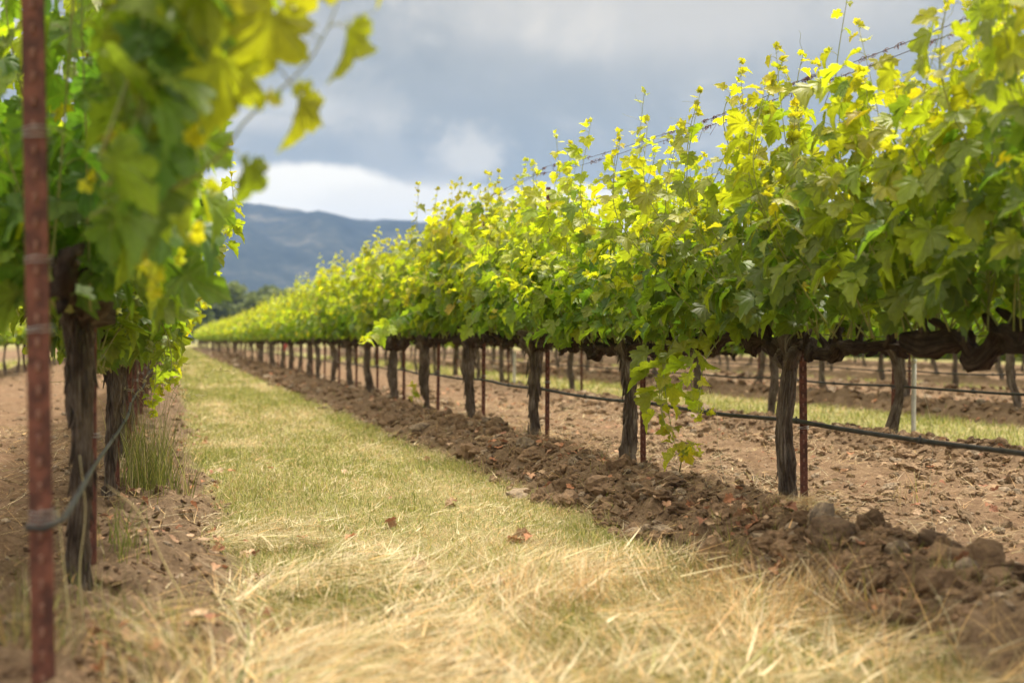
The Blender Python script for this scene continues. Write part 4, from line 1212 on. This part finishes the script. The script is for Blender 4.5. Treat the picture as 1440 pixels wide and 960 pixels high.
Y = np.concatenate([3.5 * (30 / 3.5) ** rl.random(420), 3.2 * (25 / 3.2) ** rl.random(420), 5 * (20 / 5) ** rl.random(380), 12 * (30 / 12) ** rl.random(500), 4 * (12 / 4) ** rl.random(20)])
X = np.concatenate([X, 2.45 + rl.normal(0, .13, 70), 2.62 + rl.normal(0, .12, 60), 2.55 + rl.normal(0, .12, 70)]); Y = np.concatenate([Y, 5.15 + rl.normal(0, .28, 70), 7.6 + rl.normal(0, .5, 60), 10.5 + rl.normal(0, 1, 70)])
ok = fbm(X * 1.5, Y * 1.5, 33, 2) > .42; ok[-200:] = True
X, Y = X[ok], Y[ok]
dead(la, X, Y, rl.uniform(.014, .05, len(X)) * np.maximum(1, Y / 14))
o = link('leaf_litter', la.mesh('leaf_litter', M_DEAD)); tag(o, 'small reddish dead leaves littering the soil banks', 'leaf litter', kind='stuff')
spots = [(1062, 735, 'curled dead leaf cluster on the bank crest left of the straw pad'), (1090, 765, 'pointed brown dead leaf below the slim grey trunk'), (1112, 745, 'orange dead leaf against the largest clod'),
         (640, 712, 'curled rust brown dead leaf alone on the green turf'), (560, 742, 'small reddish dead leaf on turf by the bigger curled one'), (735, 762, 'crumpled dead leaves where turf turns to straw'),
         (590, 800, 'pale brown dead leaf among cut straw'), (800, 628, 'orange dead leaf on the bank near the mottled trunk'), (700, 625, 'reddish dead leaf on the bank crest near the pale trunk')]
for k, (x_, y_, lab) in enumerate(spots):
    D = 1800 * (CAMZ - (.14 if x_ > 650 and y_ < 770 and x_ != 735 else 0)) / (y_ - 477); q = W(x_, y_, D)
    a_ = Acc(); m_ = 6 if 'cluster' in lab or 'leaves' in lab else 3
    O = (q[0], q[1], float(gz(q[0], q[1])))
    dead(a_, q[0] + rl.normal(0, .028, m_), q[1] + rl.normal(0, .04, m_), rl.uniform(.04, .07, m_), .6, O)
    o = link('fallen_leaf', a_.mesh('fallen_leaf', M_DEAD)); o.location = O; tag(o, lab, 'dead leaf', 'dead leaves lying singly')

# ------------------------------------------------------------------ far trees
M_TREE = mat_leaf('far tree leaf', .25, .6, .3); M_TRUNK = mat_simple('far tree bark', (.07, .05, .04), (.16, .13, .10), 3, .9)
def tree_meshes(seed, h, wd):
    r = np.random.default_rng(seed); a = Acc(); a.tube(bezier([(0, 0, -.5), (.1, 0, h * .25), (-.1, .1, h * .5), (.1, 0, h * .8)], 10), np.linspace(h * .035, h * .01, 10), 8)
    l = Acc(); cs = []
    for k in range(22):
        t = r.uniform(.28, .95); an = r.uniform(0, 6.28); rr = wd * math.sqrt(max(.05, 1 - ((t - .55) / .5) ** 2)) * r.uniform(.3, .85)
        c_ = np.array([rr * math.cos(an), rr * math.sin(an), h * t]); cs.append(c_)
        a.tube(bezier([(0, 0, h * t * .55), c_ * [.5, .5, .85], c_], 5), np.linspace(h * .012, h * .004, 5), 4)
        n_ = 150; dv = r.normal(0, 1, (n_, 3)); dv /= np.linalg.norm(dv, axis=1)[:, None]; R_ = h * r.uniform(.10, .17)
        q = c_ + dv * R_ * r.uniform(.5, 1.05, (n_, 1)) * [1.15, 1.15, .8]
        put_leaves(l, q, r.normal(0, 1, (n_, 3)), dv + r.normal(0, .5, (n_, 3)), r.uniform(.45, .9, n_) * h / 13, np.array([[.10, .12, .055]]) * r.uniform(.6, 1.5, (n_, 1)) * r.uniform(.8, 1.4), 2, r)
    return a.mesh('tree_trunk', M_TRUNK, tint=False), l.mesh('tree_crown', M_TREE)
TM = [tree_meshes(900 + k, 13, (5.2, 6.2, 4.6)[k]) for k in range(3)]
rt = np.random.default_rng(8)
tp = []
for k in range(40):
    x_ = -60 + k * 22 + rt.uniform(-8, 8); D = rt.uniform(255, 340)
    r_ = (x_ - 720) / 1800 * D; tp.append((r_ * CS + D * SN, D * CS - r_ * SN, D, x_))
for k, (X, Y, D, x_) in enumerate(tp):
    a_, b_ = TM[k % 3]; t = empty('tree', (X, Y, 0), rt.uniform(0, 6.28)); s = rt.uniform(.75, 1.02) * D / 300
    if 285 < x_ < 325: s = 1.13 * D / 300
    t.scale = (s * 1.15, s * 1.15, s); link('trunk', a_, t); link('crown', b_, t)
    lab = 'rounded tallest tree of the far belt at the foot of the hill' if 285 < x_ < 312 else 'dim bushy tree in the far belt at the foot of the hill'
    tag(t, lab, 'tree', 'far belt of trees under the hill')
